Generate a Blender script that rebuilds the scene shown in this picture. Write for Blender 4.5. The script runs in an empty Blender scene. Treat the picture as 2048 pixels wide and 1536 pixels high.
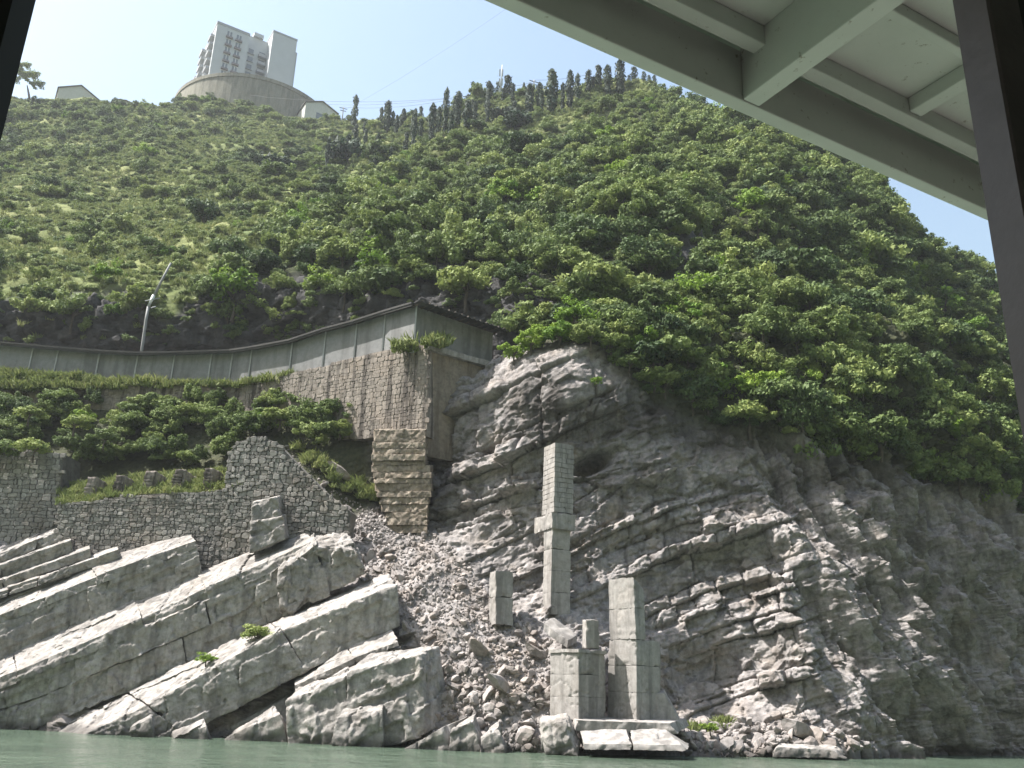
import bpy, math, random
import numpy as np
from mathutils import Matrix, Vector

random.seed(7)
rng = np.random.default_rng(7)
scene = bpy.context.scene
COL = scene.collection

# ------------------------------------------------------------------ camera
FPX = 1800.0
PITCH, ROLL = math.radians(19.0), math.radians(1.8)
CAM = np.array([0.0, 0.0, 2.6])
_F = np.array([0, math.cos(PITCH), math.sin(PITCH)])
_R0 = np.array([1.0, 0, 0]); _U0 = np.array([0, -math.sin(PITCH), math.cos(PITCH)])
_R = _R0 * math.cos(ROLL) + _U0 * math.sin(ROLL)
_U = -_R0 * math.sin(ROLL) + _U0 * math.cos(ROLL)
cam_d = bpy.data.cameras.new('camera'); cam = bpy.data.objects.new('camera', cam_d); COL.objects.link(cam)
cam_d.sensor_width = 36.0; cam_d.lens = 36.0 * FPX / 2048.0
cam_d.clip_start = 0.05; cam_d.clip_end = 3000
cam.matrix_world = Matrix([[_R[0], _U[0], -_F[0], CAM[0]], [_R[1], _U[1], -_F[1], CAM[1]],
                           [_R[2], _U[2], -_F[2], CAM[2]], [0, 0, 0, 1]])
scene.camera = cam

# ------------------------------------------------------------------ light
SUN_EL, SUN_TOWARD = math.radians(57), math.radians(1)     # sun stands to the left, a little on the viewer's side
SUN = np.array([-math.cos(SUN_EL) * math.cos(SUN_TOWARD), -math.cos(SUN_EL) * math.sin(SUN_TOWARD), math.sin(SUN_EL)])
world = bpy.data.worlds.new('World'); scene.world = world; world.use_nodes = True
wn = world.node_tree.nodes; wl = world.node_tree.links
bg = wn['Background']; sky = wn.new('ShaderNodeTexSky'); sky.sky_type = 'NISHITA'; sky.sun_disc = False
sky.sun_elevation = SUN_EL; sky.sun_rotation = math.atan2(SUN[0], SUN[1])
sky.air_density = 2.0; sky.dust_density = 4.5; sky.ozone_density = 2.6; sky.altitude = 200
wl.new(sky.outputs[0], bg.inputs[0]); bg.inputs[1].default_value = 0.09
sd = bpy.data.lights.new('sun', 'SUN'); so = bpy.data.objects.new('sun', sd); COL.objects.link(so)
sd.energy = 5.0; sd.angle = math.radians(0.5); sd.color = (1.0, 0.965, 0.92)
so.rotation_euler = Vector(SUN).to_track_quat('Z', 'Y').to_euler()
so.location = (-20, 0, 60)
scene.view_settings.view_transform = 'Standard'; scene.view_settings.look = 'None'
scene.view_settings.gamma = 1.0; scene.view_settings.use_curve_mapping = False
scene.view_settings.exposure = 1.35
scene.render.engine = 'CYCLES'
scene.cycles.max_bounces = 6; scene.cycles.diffuse_bounces = 3; scene.cycles.glossy_bounces = 2
scene.cycles.transmission_bounces = 3; scene.cycles.transparent_max_bounces = 4
scene.cycles.caustics_reflective = False; scene.cycles.caustics_refractive = False

# ------------------------------------------------------------------ helpers
def ray(u, v):
    return _F + _R * ((u - 1024.0) / FPX) + _U * ((768.0 - v) / FPX)
def P(u, v, Y):
    d = ray(u, v); return CAM + d * ((Y - CAM[1]) / d[1])
def PZ(u, v, z):
    d = ray(u, v); return CAM + d * ((z - CAM[2]) / d[2])
def Pa(u, v, Y):
    u = np.asarray(u, float); v = np.asarray(v, float); Y = np.asarray(Y, float)
    a = (u - 1024.0) / FPX; b = (768.0 - v) / FPX
    d = _F[None] + a.reshape(-1, 1) * _R[None] + b.reshape(-1, 1) * _U[None]
    k = (Y.reshape(-1) - CAM[1]) / d[:, 1]
    return CAM[None] + d * k[:, None]
def px(p):
    d = np.asarray(p, float) - CAM; f = d @ _F
    return 1024 + FPX * (d @ _R) / f, 768 - FPX * (d @ _U) / f

def hsh(ix, iy, iz, seed):
    h = (ix.astype(np.int64) * 374761393 + iy.astype(np.int64) * 668265263 + iz.astype(np.int64) * 2147483647 + seed * 1274126177) & 0xFFFFFFFF
    h = ((h ^ (h >> 13)) * 1274126177) & 0xFFFFFFFF
    h = ((h ^ (h >> 16)) * 2246822519) & 0xFFFFFFFF
    h = h ^ (h >> 15)
    return (h & 0xFFFFFF) / float(0xFFFFFF)
def vnoise(p, seed=0):
    i = np.floor(p).astype(np.int64); f = p - i; f = f * f * (3 - 2 * f)
    x, y, z = i[:, 0], i[:, 1], i[:, 2]; fx, fy, fz = f[:, 0], f[:, 1], f[:, 2]
    r = 0
    for dx in (0, 1):
        for dy in (0, 1):
            for dz in (0, 1):
                w = (fx if dx else 1 - fx) * (fy if dy else 1 - fy) * (fz if dz else 1 - fz)
                r = r + w * hsh(x + dx, y + dy, z + dz, seed)
    return r * 2 - 1
def fbm(p, oct=4, seed=0, gain=0.5):
    r = 0; a = 1.0
    for k in range(oct):
        r = r + a * vnoise(p * (2.03 ** k) + 17.3 * k, seed + k); a *= gain
    return r

def facet(p, seed=0):
    """chiselled rock: every cell of a cellular pattern is a plane of its own height and tilt"""
    i = np.floor(p).astype(np.int64); best = np.full(len(p), 9.0); h = np.zeros(len(p))
    for dx in (-1, 0, 1):
        for dy in (-1, 0, 1):
            for dz in (-1, 0, 1):
                c = i + np.array([dx, dy, dz])
                a = [hsh(c[:, 0], c[:, 1], c[:, 2], seed + k) for k in range(3)]
                r = p - c - np.stack(a, 1); d = (r * r).sum(1); m = d < best
                best = np.where(m, d, best)
                g = r[:, 0] * (a[1] - 0.5) + r[:, 2] * (a[0] - 0.5) + r[:, 1] * (a[2] - 0.5)
                h = np.where(m, (a[0] + a[1] - 1) + 1.6 * g, h)
    return h
def mesh_from(name, verts, faces, mat=None, smooth=False):
    me = bpy.data.meshes.new(name)
    v = np.asarray(verts, np.float32)
    if isinstance(faces, np.ndarray):
        n = faces.shape[1]
        me.vertices.add(len(v)); me.vertices.foreach_set('co', v.ravel())
        me.loops.add(faces.size); me.loops.foreach_set('vertex_index', faces.astype(np.int32).ravel())
        me.polygons.add(len(faces)); me.polygons.foreach_set('loop_start', np.arange(0, faces.size, n, dtype=np.int32))
        me.update(calc_edges=True)
    else:
        me.from_pydata([tuple(map(float, q)) for q in v], [], faces); me.update()
    if smooth: me.polygons.foreach_set('use_smooth', np.ones(len(me.polygons), bool))
    if mat: me.materials.append(mat)
    return me
def put(name, me, parent=None, loc=None):
    o = bpy.data.objects.new(name, me); COL.objects.link(o)
    if parent is not None: o.parent = parent
    if loc is not None: o.location = tuple(map(float, loc))
    return o
def tag(o, label=None, cat=None, group=None, kind=None):
    if label: o['label'] = label
    if cat: o['category'] = cat
    if group: o['group'] = group
    if kind: o['kind'] = kind
    return o
def empty(name, loc=(0, 0, 0), rz=0.0):
    o = bpy.data.objects.new(name, None); COL.objects.link(o); o.location = tuple(map(float, loc)); o.rotation_euler = (0, 0, rz)
    o.empty_display_size = 0.3
    return o
def grid_faces(nr, nc):
    i = np.arange(nr * nc).reshape(nr, nc)
    return np.stack([i[:-1, :-1], i[:-1, 1:], i[1:, 1:], i[1:, :-1]], -1).reshape(-1, 4)
def in_poly(u, v, poly):
    u = np.asarray(u, float); v = np.asarray(v, float); c = np.zeros(u.shape, bool); n = len(poly)
    for i in range(n):
        x1, y1 = poly[i]; x2, y2 = poly[(i + 1) % n]
        if y1 == y2: continue
        c ^= ((y1 > v) != (y2 > v)) & (u < (x2 - x1) * (v - y1) / (y2 - y1) + x1)
    return c
def sstep(a, b, x):
    t = np.clip((x - a) / (b - a), 0, 1); return t * t * (3 - 2 * t)

def box_faces():
    return [(0, 1, 2, 3), (7, 6, 5, 4), (0, 4, 5, 1), (1, 5, 6, 2), (2, 6, 7, 3), (3, 7, 4, 0)]
def box_mesh(name, c8, mat):
    """c8: bottom ring 0-3 then top ring 4-7"""
    return mesh_from(name, c8, [(3, 2, 1, 0), (4, 5, 6, 7), (0, 1, 5, 4), (1, 2, 6, 5), (2, 3, 7, 6), (3, 0, 4, 7)], mat)
def obox(o, ax, ay, az, x0, x1, y0, y1, z0, z1):
    o, ax, ay, az = [np.asarray(q, float) for q in (o, ax, ay, az)]
    return [o + ax * a + ay * b + az * c for c in (z0, z1) for a, b in ((x0, y0), (x1, y0), (x1, y1), (x0, y1))]

def hexa(c8, cell=0.14, rnd=0.12, amp=0.09, wl=0.9, seed=0, fine=0.03, strat=0.0, nmax=170, world=None, chip=0.0):
    """Rough rock block: c8 = bottom ring (4) + top ring (4); surface lattice, rounded edges, position noise."""
    c = np.asarray(c8, float)
    L = [np.linalg.norm(c[1] - c[0]), np.linalg.norm(c[3] - c[0]), np.linalg.norm(c[4] - c[0])]
    n = [int(min(nmax, max(2, round(l / cell)))) for l in L]
    V = []; Fc = []; off = 0
    for axis in range(3):
        a, b = [k for k in range(3) if k != axis]
        for s in (0.0, 1.0):
            A, B = np.meshgrid(np.linspace(0, 1, n[a] + 1), np.linspace(0, 1, n[b] + 1), indexing='ij')
            q = np.zeros((A.size, 3)); q[:, a] = A.ravel(); q[:, b] = B.ravel(); q[:, axis] = s
            f = grid_faces(n[a] + 1, n[b] + 1)
            flip = (s == 0.0) ^ (axis == 1)
            if flip: f = f[:, ::-1]
            V.append(q); Fc.append(f + off); off += len(q)
    q = np.concatenate(V); F_ = np.concatenate(Fc)
    m = np.abs(q * 2 - 1); d = (1 - m) / 2 * np.array(L)[None]      # metres from each pair of faces
    ds = np.sort(d, 1)[:, 1]                                        # distance to the nearest edge
    mn = min(L); w = max(0.05, rnd * mn)
    e = np.clip(1 - ds / w, 0, 1) ** 2
    qq = q + (0.5 - q) * (e[:, None] * rnd * 0.45 * mn / np.array(L)[None])
    x, y, z = qq[:, 0:1], qq[:, 1:2], qq[:, 2:3]
    p = ((1 - x) * (1 - y) * (1 - z) * c[0] + x * (1 - y) * (1 - z) * c[1] + x * y * (1 - z) * c[2] + (1 - x) * y * (1 - z) * c[3]
         + (1 - x) * (1 - y) * z * c[4] + x * (1 - y) * z * c[5] + x * y * z * c[6] + (1 - x) * y * z * c[7])
    o = np.stack([fbm(p / wl + 31 * k, 3, seed + 11 * k) for k in range(3)], 1)
    o2 = np.stack([vnoise(p / 0.23 + 13 * k, seed + 5 * k) for k in range(3)], 1)
    ctr = c.mean(0)
    if chip:
        e2 = np.clip(1 - ds / 0.2, 0, 1); ca_ = chip * e2 * np.clip(fbm(p / 0.55, 3, seed + 500) * 1.4 - 0.15, 0, 1)
        dv3 = ctr - p; p = p + dv3 / (np.linalg.norm(dv3, axis=1, keepdims=True) + 1e-6) * ca_[:, None]
    if strat:
        w_ = p + (0 if world is None else np.asarray(world)[None]); q0 = w_ + 0.12 * o
        bb = q0[:, 2] - 0.50 * q0[:, 0] - 0.25 * (q0[:, 1] - 50); kk = np.floor(bb / 0.75 + 0.45 * np.sin(bb * 2.1)); jl_ = 1.3 + 2.8 * hsh(kk, kk, kk, 3)
        ss_ = (q0[:, 0] + 0.15 * q0[:, 2]) / jl_ + 9 * hsh(kk, kk, kk, 4); jj = np.floor(ss_); hb_ = hsh(jj, kk, kk * 0, 6)
        jd_ = np.abs(ss_ - np.round(ss_)) * jl_
        p = p + np.array([0.1, -1.0, 0.0])[None] * (strat * (hb_ - 0.6) - 0.13 * hsh(jj, kk, kk * 0, 8) * np.exp(-(jd_ / 0.055) ** 2))[:, None]
    crk = np.abs(fbm(p / (wl * 1.6), 2, seed + 77)) < 0.035
    if amp > 0.045:
        w3 = p if world is None else p + np.asarray(world)[None]
        fo = amp * 1.0 * facet(w3 / 1.15, seed % 97) + amp * 0.40 * facet(w3 / 0.4, seed % 89 + 40)
        rad = (p - ctr); rad = rad / (np.linalg.norm(rad, axis=1, keepdims=True) + 1e-6); rad[:, 1] -= 0.6
        p = p + rad * fo[:, None] + o * amp * 0.2
    else: p = p + o * amp
    p = p + o2 * fine
    p = p + (ctr - p) * (crk * 0.05 * min(1, 1.2 / max(0.4, np.linalg.norm(c[6] - c[0]) / 2)))[:, None]
    return p, F_

# ------------------------------------------------------------------ materials
def mat_new(name):
    m = bpy.data.materials.new(name); m.use_nodes = True
    nt = m.node_tree; b = nt.nodes['Principled BSDF']
    return m, nt, b
def nd(nt, t, **kw):
    n = nt.nodes.new(t)
    for k, v in kw.items():
        if k == 'inp':
            for a, c in v.items(): n.inputs[a].default_value = c
        else: setattr(n, k, v)
    return n
def ramp(nt, stops, fac):
    r = nt.nodes.new('ShaderNodeValToRGB'); e = r.color_ramp.elements
    while len(e) < len(stops): e.new(0.5)
    for k, (p, c) in enumerate(stops):
        e[k].position = p; e[k].color = (*c, 1)
    nt.links.new(fac, r.inputs[0]); return r
def tex(nt, scale, detail=6, rough=0.6, vec=None, stretch=None):
    n = nt.nodes.new('ShaderNodeTexNoise'); n.inputs['Scale'].default_value = scale
    n.inputs['Detail'].default_value = detail; n.inputs['Roughness'].default_value = rough
    if vec is not None:
        if stretch:
            m = nt.nodes.new('ShaderNodeMapping'); m.inputs['Scale'].default_value = stretch
            nt.links.new(vec, m.inputs[0]); vec = m.outputs[0]
        nt.links.new(vec, n.inputs['Vector'])
    return n
def mix(nt, a, b, fac, blend='MIX'):
    n = nt.nodes.new('ShaderNodeMix'); n.data_type = 'RGBA'; n.blend_type = blend
    for s, i in ((a, 6), (b, 7)):
        if isinstance(s, tuple): n.inputs[i].default_value = (*s, 1)
        else: nt.links.new(s, n.inputs[i])
    if isinstance(fac, float): n.inputs[0].default_value = fac
    else: nt.links.new(fac, n.inputs[0])
    return n.outputs[2]
def rock_mat(name, base, dark, warm, streak=0.5, bump=0.5, objrand=0.0, warmth=0.5, veg_shade=False, ss=1.3, sz=0.13):
    m, nt, b = mat_new(name)
    g = nt.nodes.new('ShaderNodeNewGeometry').outputs['Position']
    n1 = tex(nt, 0.55, 7, 0.65, g); n2 = tex(nt, 3.3, 6, 0.7, g); n3 = tex(nt, 0.16, 3, 0.5, g)
    c = ramp(nt, [(0.3, dark), (0.55, base), (0.8, tuple(min(1, x * 1.22) for x in base))], n2.outputs[0]).outputs[0]
    wf = ramp(nt, [(0.48, (0, 0, 0)), (0.7, (warmth,) * 3)], n1.outputs[0]).outputs[0]
    c = mix(nt, c, warm, wf)
    st = tex(nt, ss, 4, 0.6, g, (1.0, 1.0, sz))
    sf = ramp(nt, [(0.46, (0, 0, 0)), (0.62, (streak,) * 3)], st.outputs[0]).outputs[0]
    c = mix(nt, c, tuple(x * 0.42 for x in dark), sf)
    if veg_shade:
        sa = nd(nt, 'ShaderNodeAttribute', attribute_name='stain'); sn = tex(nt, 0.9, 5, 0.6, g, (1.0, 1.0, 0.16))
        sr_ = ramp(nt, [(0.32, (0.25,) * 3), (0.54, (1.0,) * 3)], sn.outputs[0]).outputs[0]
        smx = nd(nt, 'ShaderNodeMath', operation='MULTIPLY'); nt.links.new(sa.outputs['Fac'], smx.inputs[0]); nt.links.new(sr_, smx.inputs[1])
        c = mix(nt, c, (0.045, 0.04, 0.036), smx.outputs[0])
        va = nd(nt, 'ShaderNodeAttribute', attribute_name='veg_shade')
        soil = ramp(nt, [(0.35, (0.035, 0.04, 0.022)), (0.6, (0.06, 0.065, 0.032)), (0.8, (0.09, 0.08, 0.055))], n2.outputs[0]).outputs[0]  # soil under the plants, its colour darkened for the shade on rim and terrace
        c = mix(nt, c, soil, va.outputs['Fac'])
    if objrand:
        oi = nt.nodes.new('ShaderNodeObjectInfo')
        rr = ramp(nt, [(0, (1 - objrand,) * 3), (1, (1 + objrand * 0.6,) * 3)], oi.outputs['Random']).outputs[0]
        c = mix(nt, c, rr, 1.0, 'MULTIPLY')
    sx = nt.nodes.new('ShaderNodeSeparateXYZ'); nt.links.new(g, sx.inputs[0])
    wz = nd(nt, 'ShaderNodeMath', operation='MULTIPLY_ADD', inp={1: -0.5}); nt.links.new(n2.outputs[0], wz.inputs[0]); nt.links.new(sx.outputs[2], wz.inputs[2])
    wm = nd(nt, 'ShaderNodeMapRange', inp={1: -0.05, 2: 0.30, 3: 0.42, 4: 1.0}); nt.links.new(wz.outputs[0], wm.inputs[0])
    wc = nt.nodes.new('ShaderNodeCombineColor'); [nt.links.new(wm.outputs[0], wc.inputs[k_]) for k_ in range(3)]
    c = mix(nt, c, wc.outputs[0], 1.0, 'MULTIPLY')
    nt.links.new(c, b.inputs['Base Color']); b.inputs['Roughness'].default_value = 0.92
    b.inputs['Specular IOR Level'].default_value = 0.2
    bt = tex(nt, 7.0, 8, 0.72, g); bp = nd(nt, 'ShaderNodeBump', inp={'Strength': bump, 'Distance': 0.12})
    nt.links.new(bt.outputs[0], bp.inputs['Height'])
    vo = nt.nodes.new('ShaderNodeTexVoronoi'); vo.feature = 'F1'; vo.inputs['Scale'].default_value = 2.6; nt.links.new(g, vo.inputs['Vector'])
    b2 = nd(nt, 'ShaderNodeBump', inp={'Strength': bump * 0.7, 'Distance': 0.22}); nt.links.new(vo.outputs['Distance'], b2.inputs['Height']); nt.links.new(bp.outputs[0], b2.inputs['Normal'])
    nt.links.new((b2 if bump >= 0.5 else bp).outputs[0], b.inputs['Normal'])
    return m
M = {}
M['cliff'] = rock_mat('cliff_rock', (0.32, 0.296, 0.286), (0.16, 0.147, 0.143), (0.33, 0.265, 0.21), 0.5, 0.6, veg_shade=True)
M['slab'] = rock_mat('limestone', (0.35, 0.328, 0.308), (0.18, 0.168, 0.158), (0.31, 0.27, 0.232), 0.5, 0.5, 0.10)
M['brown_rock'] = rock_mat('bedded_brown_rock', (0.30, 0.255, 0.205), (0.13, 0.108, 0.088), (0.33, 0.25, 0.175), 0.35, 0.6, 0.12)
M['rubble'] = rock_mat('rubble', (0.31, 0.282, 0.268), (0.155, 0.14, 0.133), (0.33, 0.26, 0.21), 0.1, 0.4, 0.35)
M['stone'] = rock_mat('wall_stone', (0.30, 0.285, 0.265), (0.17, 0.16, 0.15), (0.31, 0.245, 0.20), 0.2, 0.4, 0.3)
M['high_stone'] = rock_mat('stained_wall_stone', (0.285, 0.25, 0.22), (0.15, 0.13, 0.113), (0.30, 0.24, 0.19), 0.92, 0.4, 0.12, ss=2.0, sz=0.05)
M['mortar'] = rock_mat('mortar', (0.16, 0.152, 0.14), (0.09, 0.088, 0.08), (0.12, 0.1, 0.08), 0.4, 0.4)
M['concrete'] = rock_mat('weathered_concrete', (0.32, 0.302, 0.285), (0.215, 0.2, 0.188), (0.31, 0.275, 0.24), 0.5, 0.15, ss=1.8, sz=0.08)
M['plaster'] = rock_mat('stained_plaster', (0.25, 0.21, 0.17), (0.15, 0.125, 0.1), (0.25, 0.19, 0.14), 0.6, 0.3, ss=1.1, sz=0.12)
M['panel'] = rock_mat('cement_panel', (0.23, 0.23, 0.23), (0.18, 0.18, 0.18), (0.22, 0.212, 0.2), 0.45, 0.08)

def plain(name, col, rough=0.6, metal=0.0, var=0.12, scale=3.0, bump=0.0):
    m, nt, b = mat_new(name)
    g = nt.nodes.new('ShaderNodeNewGeometry').outputs['Position']
    n = tex(nt, scale, 6, 0.6, g)
    c = ramp(nt, [(0.3, tuple(x * (1 - var) for x in col)), (0.7, tuple(min(1, x * (1 + var)) for x in col))], n.outputs[0]).outputs[0]
    nt.links.new(c, b.inputs['Base Color']); b.inputs['Roughness'].default_value = rough; b.inputs['Metallic'].default_value = metal
    if bump:
        bp = nd(nt, 'ShaderNodeBump', inp={'Strength': bump, 'Distance': 0.01}); nt.links.new(n.outputs[0], bp.inputs['Height']); nt.links.new(bp.outputs[0], b.inputs['Normal'])
    return m
M['roof_dark'] = plain('dark_sheet_roof', (0.04, 0.038, 0.035), 0.85, 0, 0.35, 1.5)
M['post'] = plain('galvanised_post', (0.34, 0.345, 0.345), 0.5)
M['pole'] = plain('pole_concrete', (0.27, 0.27, 0.27), 0.8)
M['white_band'] = plain('white_paint', (0.75, 0.76, 0.76), 0.6)
M['tower'] = plain('tower_render', (0.42, 0.44, 0.45), 0.8, 0, 0.05, 0.3)
M['tower_dark'] = plain('parapet_render', (0.30, 0.31, 0.33), 0.8)
M['drum'] = rock_mat('terrace_wall_render', (0.23, 0.22, 0.18), (0.16, 0.155, 0.12), (0.22, 0.19, 0.135), 0.4, 0.1)
M['glass'] = plain('window_glass', (0.16, 0.18, 0.2), 0.15)
M['iron'] = plain('balcony_rail', (0.17, 0.15, 0.15), 0.6)
M['house'] = plain('house_render', (0.45, 0.45, 0.41), 0.85)
M['tile'] = plain('roof_tile', (0.16, 0.155, 0.15), 0.9, 0, 0.25, 2.0)
M['wire'] = plain('cable', (0.05, 0.05, 0.055), 0.6)
M['bark'] = plain('bark', (0.09, 0.075, 0.06), 0.95, 0, 0.3, 6.0)
M['tarmac'] = plain('road_surface', (0.12, 0.118, 0.11), 0.95, 0, 0.2, 1.0)
M['soil'] = plain('terrace_soil', (0.085, 0.085, 0.045), 0.95, 0, 0.3, 4.0)
M['rust'] = plain('branch_wood', (0.30, 0.25, 0.2), 0.9)

def boat_paint():
    m, nt, b = mat_new('boat_paint')
    g = nt.nodes.new('ShaderNodeNewGeometry').outputs['Position']
    n = tex(nt, 4.0, 6, 0.6, g); s = tex(nt, 24.0, 5, 0.75, g)
    c = ramp(nt, [(0.3, (0.59, 0.61, 0.58)), (0.7, (0.67, 0.685, 0.655))], n.outputs[0]).outputs[0]
    f = ramp(nt, [(0.63, (0, 0, 0)), (0.7, (0.75,) * 3)], s.outputs[0]).outputs[0]
    c = mix(nt, c, (0.22, 0.19, 0.14), f)
    nt.links.new(c, b.inputs['Base Color']); b.inputs['Roughness'].default_value = 0.55
    bp = nd(nt, 'ShaderNodeBump', inp={'Strength': 0.25, 'Distance': 0.004}); nt.links.new(s.outputs[0], bp.inputs['Height']); nt.links.new(bp.outputs[0], b.inputs['Normal'])
    return m
M['boat'] = boat_paint()
M['frame'] = plain('window_frame_paint', (0.075, 0.06, 0.06), 0.5, 0, 0.15, 20.0, 0.2)
M['deck'] = plain('deck_paint', (0.34, 0.33, 0.31), 0.7, 0, 0.15, 3.0)
M['post_black'] = plain('black_post_face', (0.012, 0.012, 0.012), 0.7)

def leaf_mat(name, dark, mid, light, trans=0.25):
    m, nt, b = mat_new(name)
    out = nt.nodes['Material Output']
    at = nd(nt, 'ShaderNodeAttribute', attribute_name='tint'); oi = nt.nodes.new('ShaderNodeObjectInfo')
    a = nd(nt, 'ShaderNodeMath', operation='MULTIPLY_ADD', inp={1: 0.5, 2: 0.0}); nt.links.new(at.outputs['Fac'], a.inputs[0])
    a2 = nd(nt, 'ShaderNodeMath', operation='MULTIPLY_ADD', inp={1: 0.5}); nt.links.new(oi.outputs['Random'], a2.inputs[0]); nt.links.new(a.outputs[0], a2.inputs[2])
    c = ramp(nt, [(0.12, dark), (0.5, mid), (0.9, light)], a2.outputs[0]).outputs[0]
    nt.links.new(c, b.inputs['Base Color']); b.inputs['Roughness'].default_value = 0.7; b.inputs['Specular IOR Level'].default_value = 0.25
    tr = nt.nodes.new('ShaderNodeBsdfTranslucent'); nt.links.new(c, tr.inputs['Color'])
    ms = nt.nodes.new('ShaderNodeMixShader'); ms.inputs[0].default_value = trans
    nt.links.new(b.outputs[0], ms.inputs[1]); nt.links.new(tr.outputs[0], ms.inputs[2]); nt.links.new(ms.outputs[0], out.inputs['Surface'])
    return m
M['leaf'] = leaf_mat('broad_leaf', (0.065, 0.10, 0.03), (0.145, 0.20, 0.058), (0.28, 0.325, 0.10))
M['leaf_deep'] = leaf_mat('deep_leaf', (0.035, 0.065, 0.022), (0.08, 0.125, 0.042), (0.14, 0.19, 0.065), 0.2)
M['leaf_dry'] = leaf_mat('scrub_leaf', (0.085, 0.135, 0.05), (0.17, 0.225, 0.08), (0.29, 0.33, 0.125))
M['leaf_bright'] = leaf_mat('fresh_leaf', (0.10, 0.19, 0.025), (0.17, 0.27, 0.035), (0.27, 0.36, 0.06))
M['leaf_dark'] = leaf_mat('conifer_leaf', (0.016, 0.032, 0.018), (0.028, 0.052, 0.028), (0.05, 0.08, 0.04), 0.12)
M['grass'] = leaf_mat('grass_blade', (0.13, 0.17, 0.055), (0.21, 0.25, 0.085), (0.32, 0.33, 0.14), 0.3)

def hill_mat():
    m, nt, b = mat_new('hill_ground')
    g = nt.nodes.new('ShaderNodeNewGeometry').outputs['Position']
    at = nd(nt, 'ShaderNodeAttribute', attribute_name='rock')
    n1 = tex(nt, 0.09, 5, 0.6, g); n2 = tex(nt, 0.9, 6, 0.7, g)
    gr = ramp(nt, [(0.32, (0.11, 0.145, 0.055)), (0.52, (0.19, 0.215, 0.085)), (0.72, (0.28, 0.28, 0.125))], n1.outputs[0]).outputs[0]
    gr2 = ramp(nt, [(0.3, (0.55,) * 3), (0.7, (1.25,) * 3)], n2.outputs[0]).outputs[0]
    gr = mix(nt, gr, gr2, 1.0, 'MULTIPLY')
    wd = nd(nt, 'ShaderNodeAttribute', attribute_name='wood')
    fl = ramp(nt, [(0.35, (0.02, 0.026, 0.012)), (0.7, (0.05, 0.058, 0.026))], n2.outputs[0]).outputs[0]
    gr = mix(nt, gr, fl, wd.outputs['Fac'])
    n3 = tex(nt, 1.1, 7, 0.7, g); st = tex(nt, 0.8, 4, 0.6, g, (1, 1, 0.2))
    rk = ramp(nt, [(0.3, (0.045, 0.044, 0.045)), (0.6, (0.095, 0.092, 0.092)), (0.8, (0.15, 0.132, 0.118))], n3.outputs[0]).outputs[0]  # rock colours lowered for the band's shade, besides its own dark stains
    sf = ramp(nt, [(0.48, (0, 0, 0)), (0.65, (0.7,) * 3)], st.outputs[0]).outputs[0]
    rk = mix(nt, rk, (0.045, 0.045, 0.045), sf)
    c = mix(nt, gr, rk, at.outputs['Fac'])
    nt.links.new(c, b.inputs['Base Color']); b.inputs['Roughness'].default_value = 0.95; b.inputs['Specular IOR Level'].default_value = 0.1
    bt = tex(nt, 2.2, 8, 0.75, g); bp = nd(nt, 'ShaderNodeBump', inp={'Strength': 0.7, 'Distance': 0.4})
    nt.links.new(bt.outputs[0], bp.inputs['Height']); nt.links.new(bp.outputs[0], b.inputs['Normal'])
    return m
M['hill'] = hill_mat()

def water_mat():
    m, nt, b = mat_new('river_water')
    g = nt.nodes.new('ShaderNodeNewGeometry').outputs['Position']
    n0 = tex(nt, 0.25, 3, 0.5, g)
    c = ramp(nt, [(0.35, (0.07, 0.1, 0.072)), (0.65, (0.09, 0.125, 0.09))], n0.outputs[0]).outputs[0]
    nt.links.new(c, b.inputs['Base Color']); b.inputs['Roughness'].default_value = 0.12; b.inputs['IOR'].default_value = 1.33
    n1 = tex(nt, 1.5, 4, 0.6, g, (0.8, 0.55, 1)); n2 = tex(nt, 0.28, 3, 0.5, g, (0.8, 0.5, 1))
    ad = nd(nt, 'ShaderNodeMath', operation='MULTIPLY_ADD', inp={1: 2.0}); nt.links.new(n2.outputs[0], ad.inputs[0]); nt.links.new(n1.outputs[0], ad.inputs[2])
    bp = nd(nt, 'ShaderNodeBump', inp={'Strength': 0.8, 'Distance': 0.28}); nt.links.new(ad.outputs[0], bp.inputs['Height']); nt.links.new(bp.outputs[0], b.inputs['Normal'])
    return m
M['water'] = water_mat()

# ------------------------------------------------------------------ terrain patches
def pchip_cols(cols, us, ts):
    """cols: {u: [(v,Y) bottom->top]}  -> V, Y arrays (len(ts), len(us))"""
    keys = sorted(cols); Vt = []; Yt = []
    for k in keys:
        a = np.array(cols[k], float); vb, vt = a[0, 0], a[-1, 0]
        t = (vb - a[:, 0]) / (vb - vt)
        Vt.append(vb + (vt - vb) * ts); Yt.append(np.interp(ts, t, a[:, 1]))
    Vt = np.array(Vt); Yt = np.array(Yt)
    V = np.array([np.interp(us, keys, Vt[:, j]) for j in range(len(ts))])
    Y = np.array([np.interp(us, keys, Yt[:, j]) for j in range(len(ts))])
    return V, Y
def blur(A, su, st):
    for ax, s in ((1, su), (0, st)):
        if s <= 0: continue
        r = int(3 * s); k = np.exp(-0.5 * (np.arange(-r, r + 1) / s) ** 2); k /= k.sum()
        pad = [(0, 0), (0, 0)]; pad[ax] = (r, r)
        B = np.pad(A, pad, mode='edge')
        A = np.apply_along_axis(lambda q: np.convolve(q, k, 'valid'), ax, B)
    return A
def normals(G):
    du = np.gradient(G, axis=1); dv = np.gradient(G, axis=0)
    n = np.cross(du, dv); n /= np.linalg.norm(n, axis=2, keepdims=True) + 1e-9
    s = np.sign((n * (CAM - G)).sum(2, keepdims=True)); return n * np.where(s == 0, 1, s)

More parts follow.
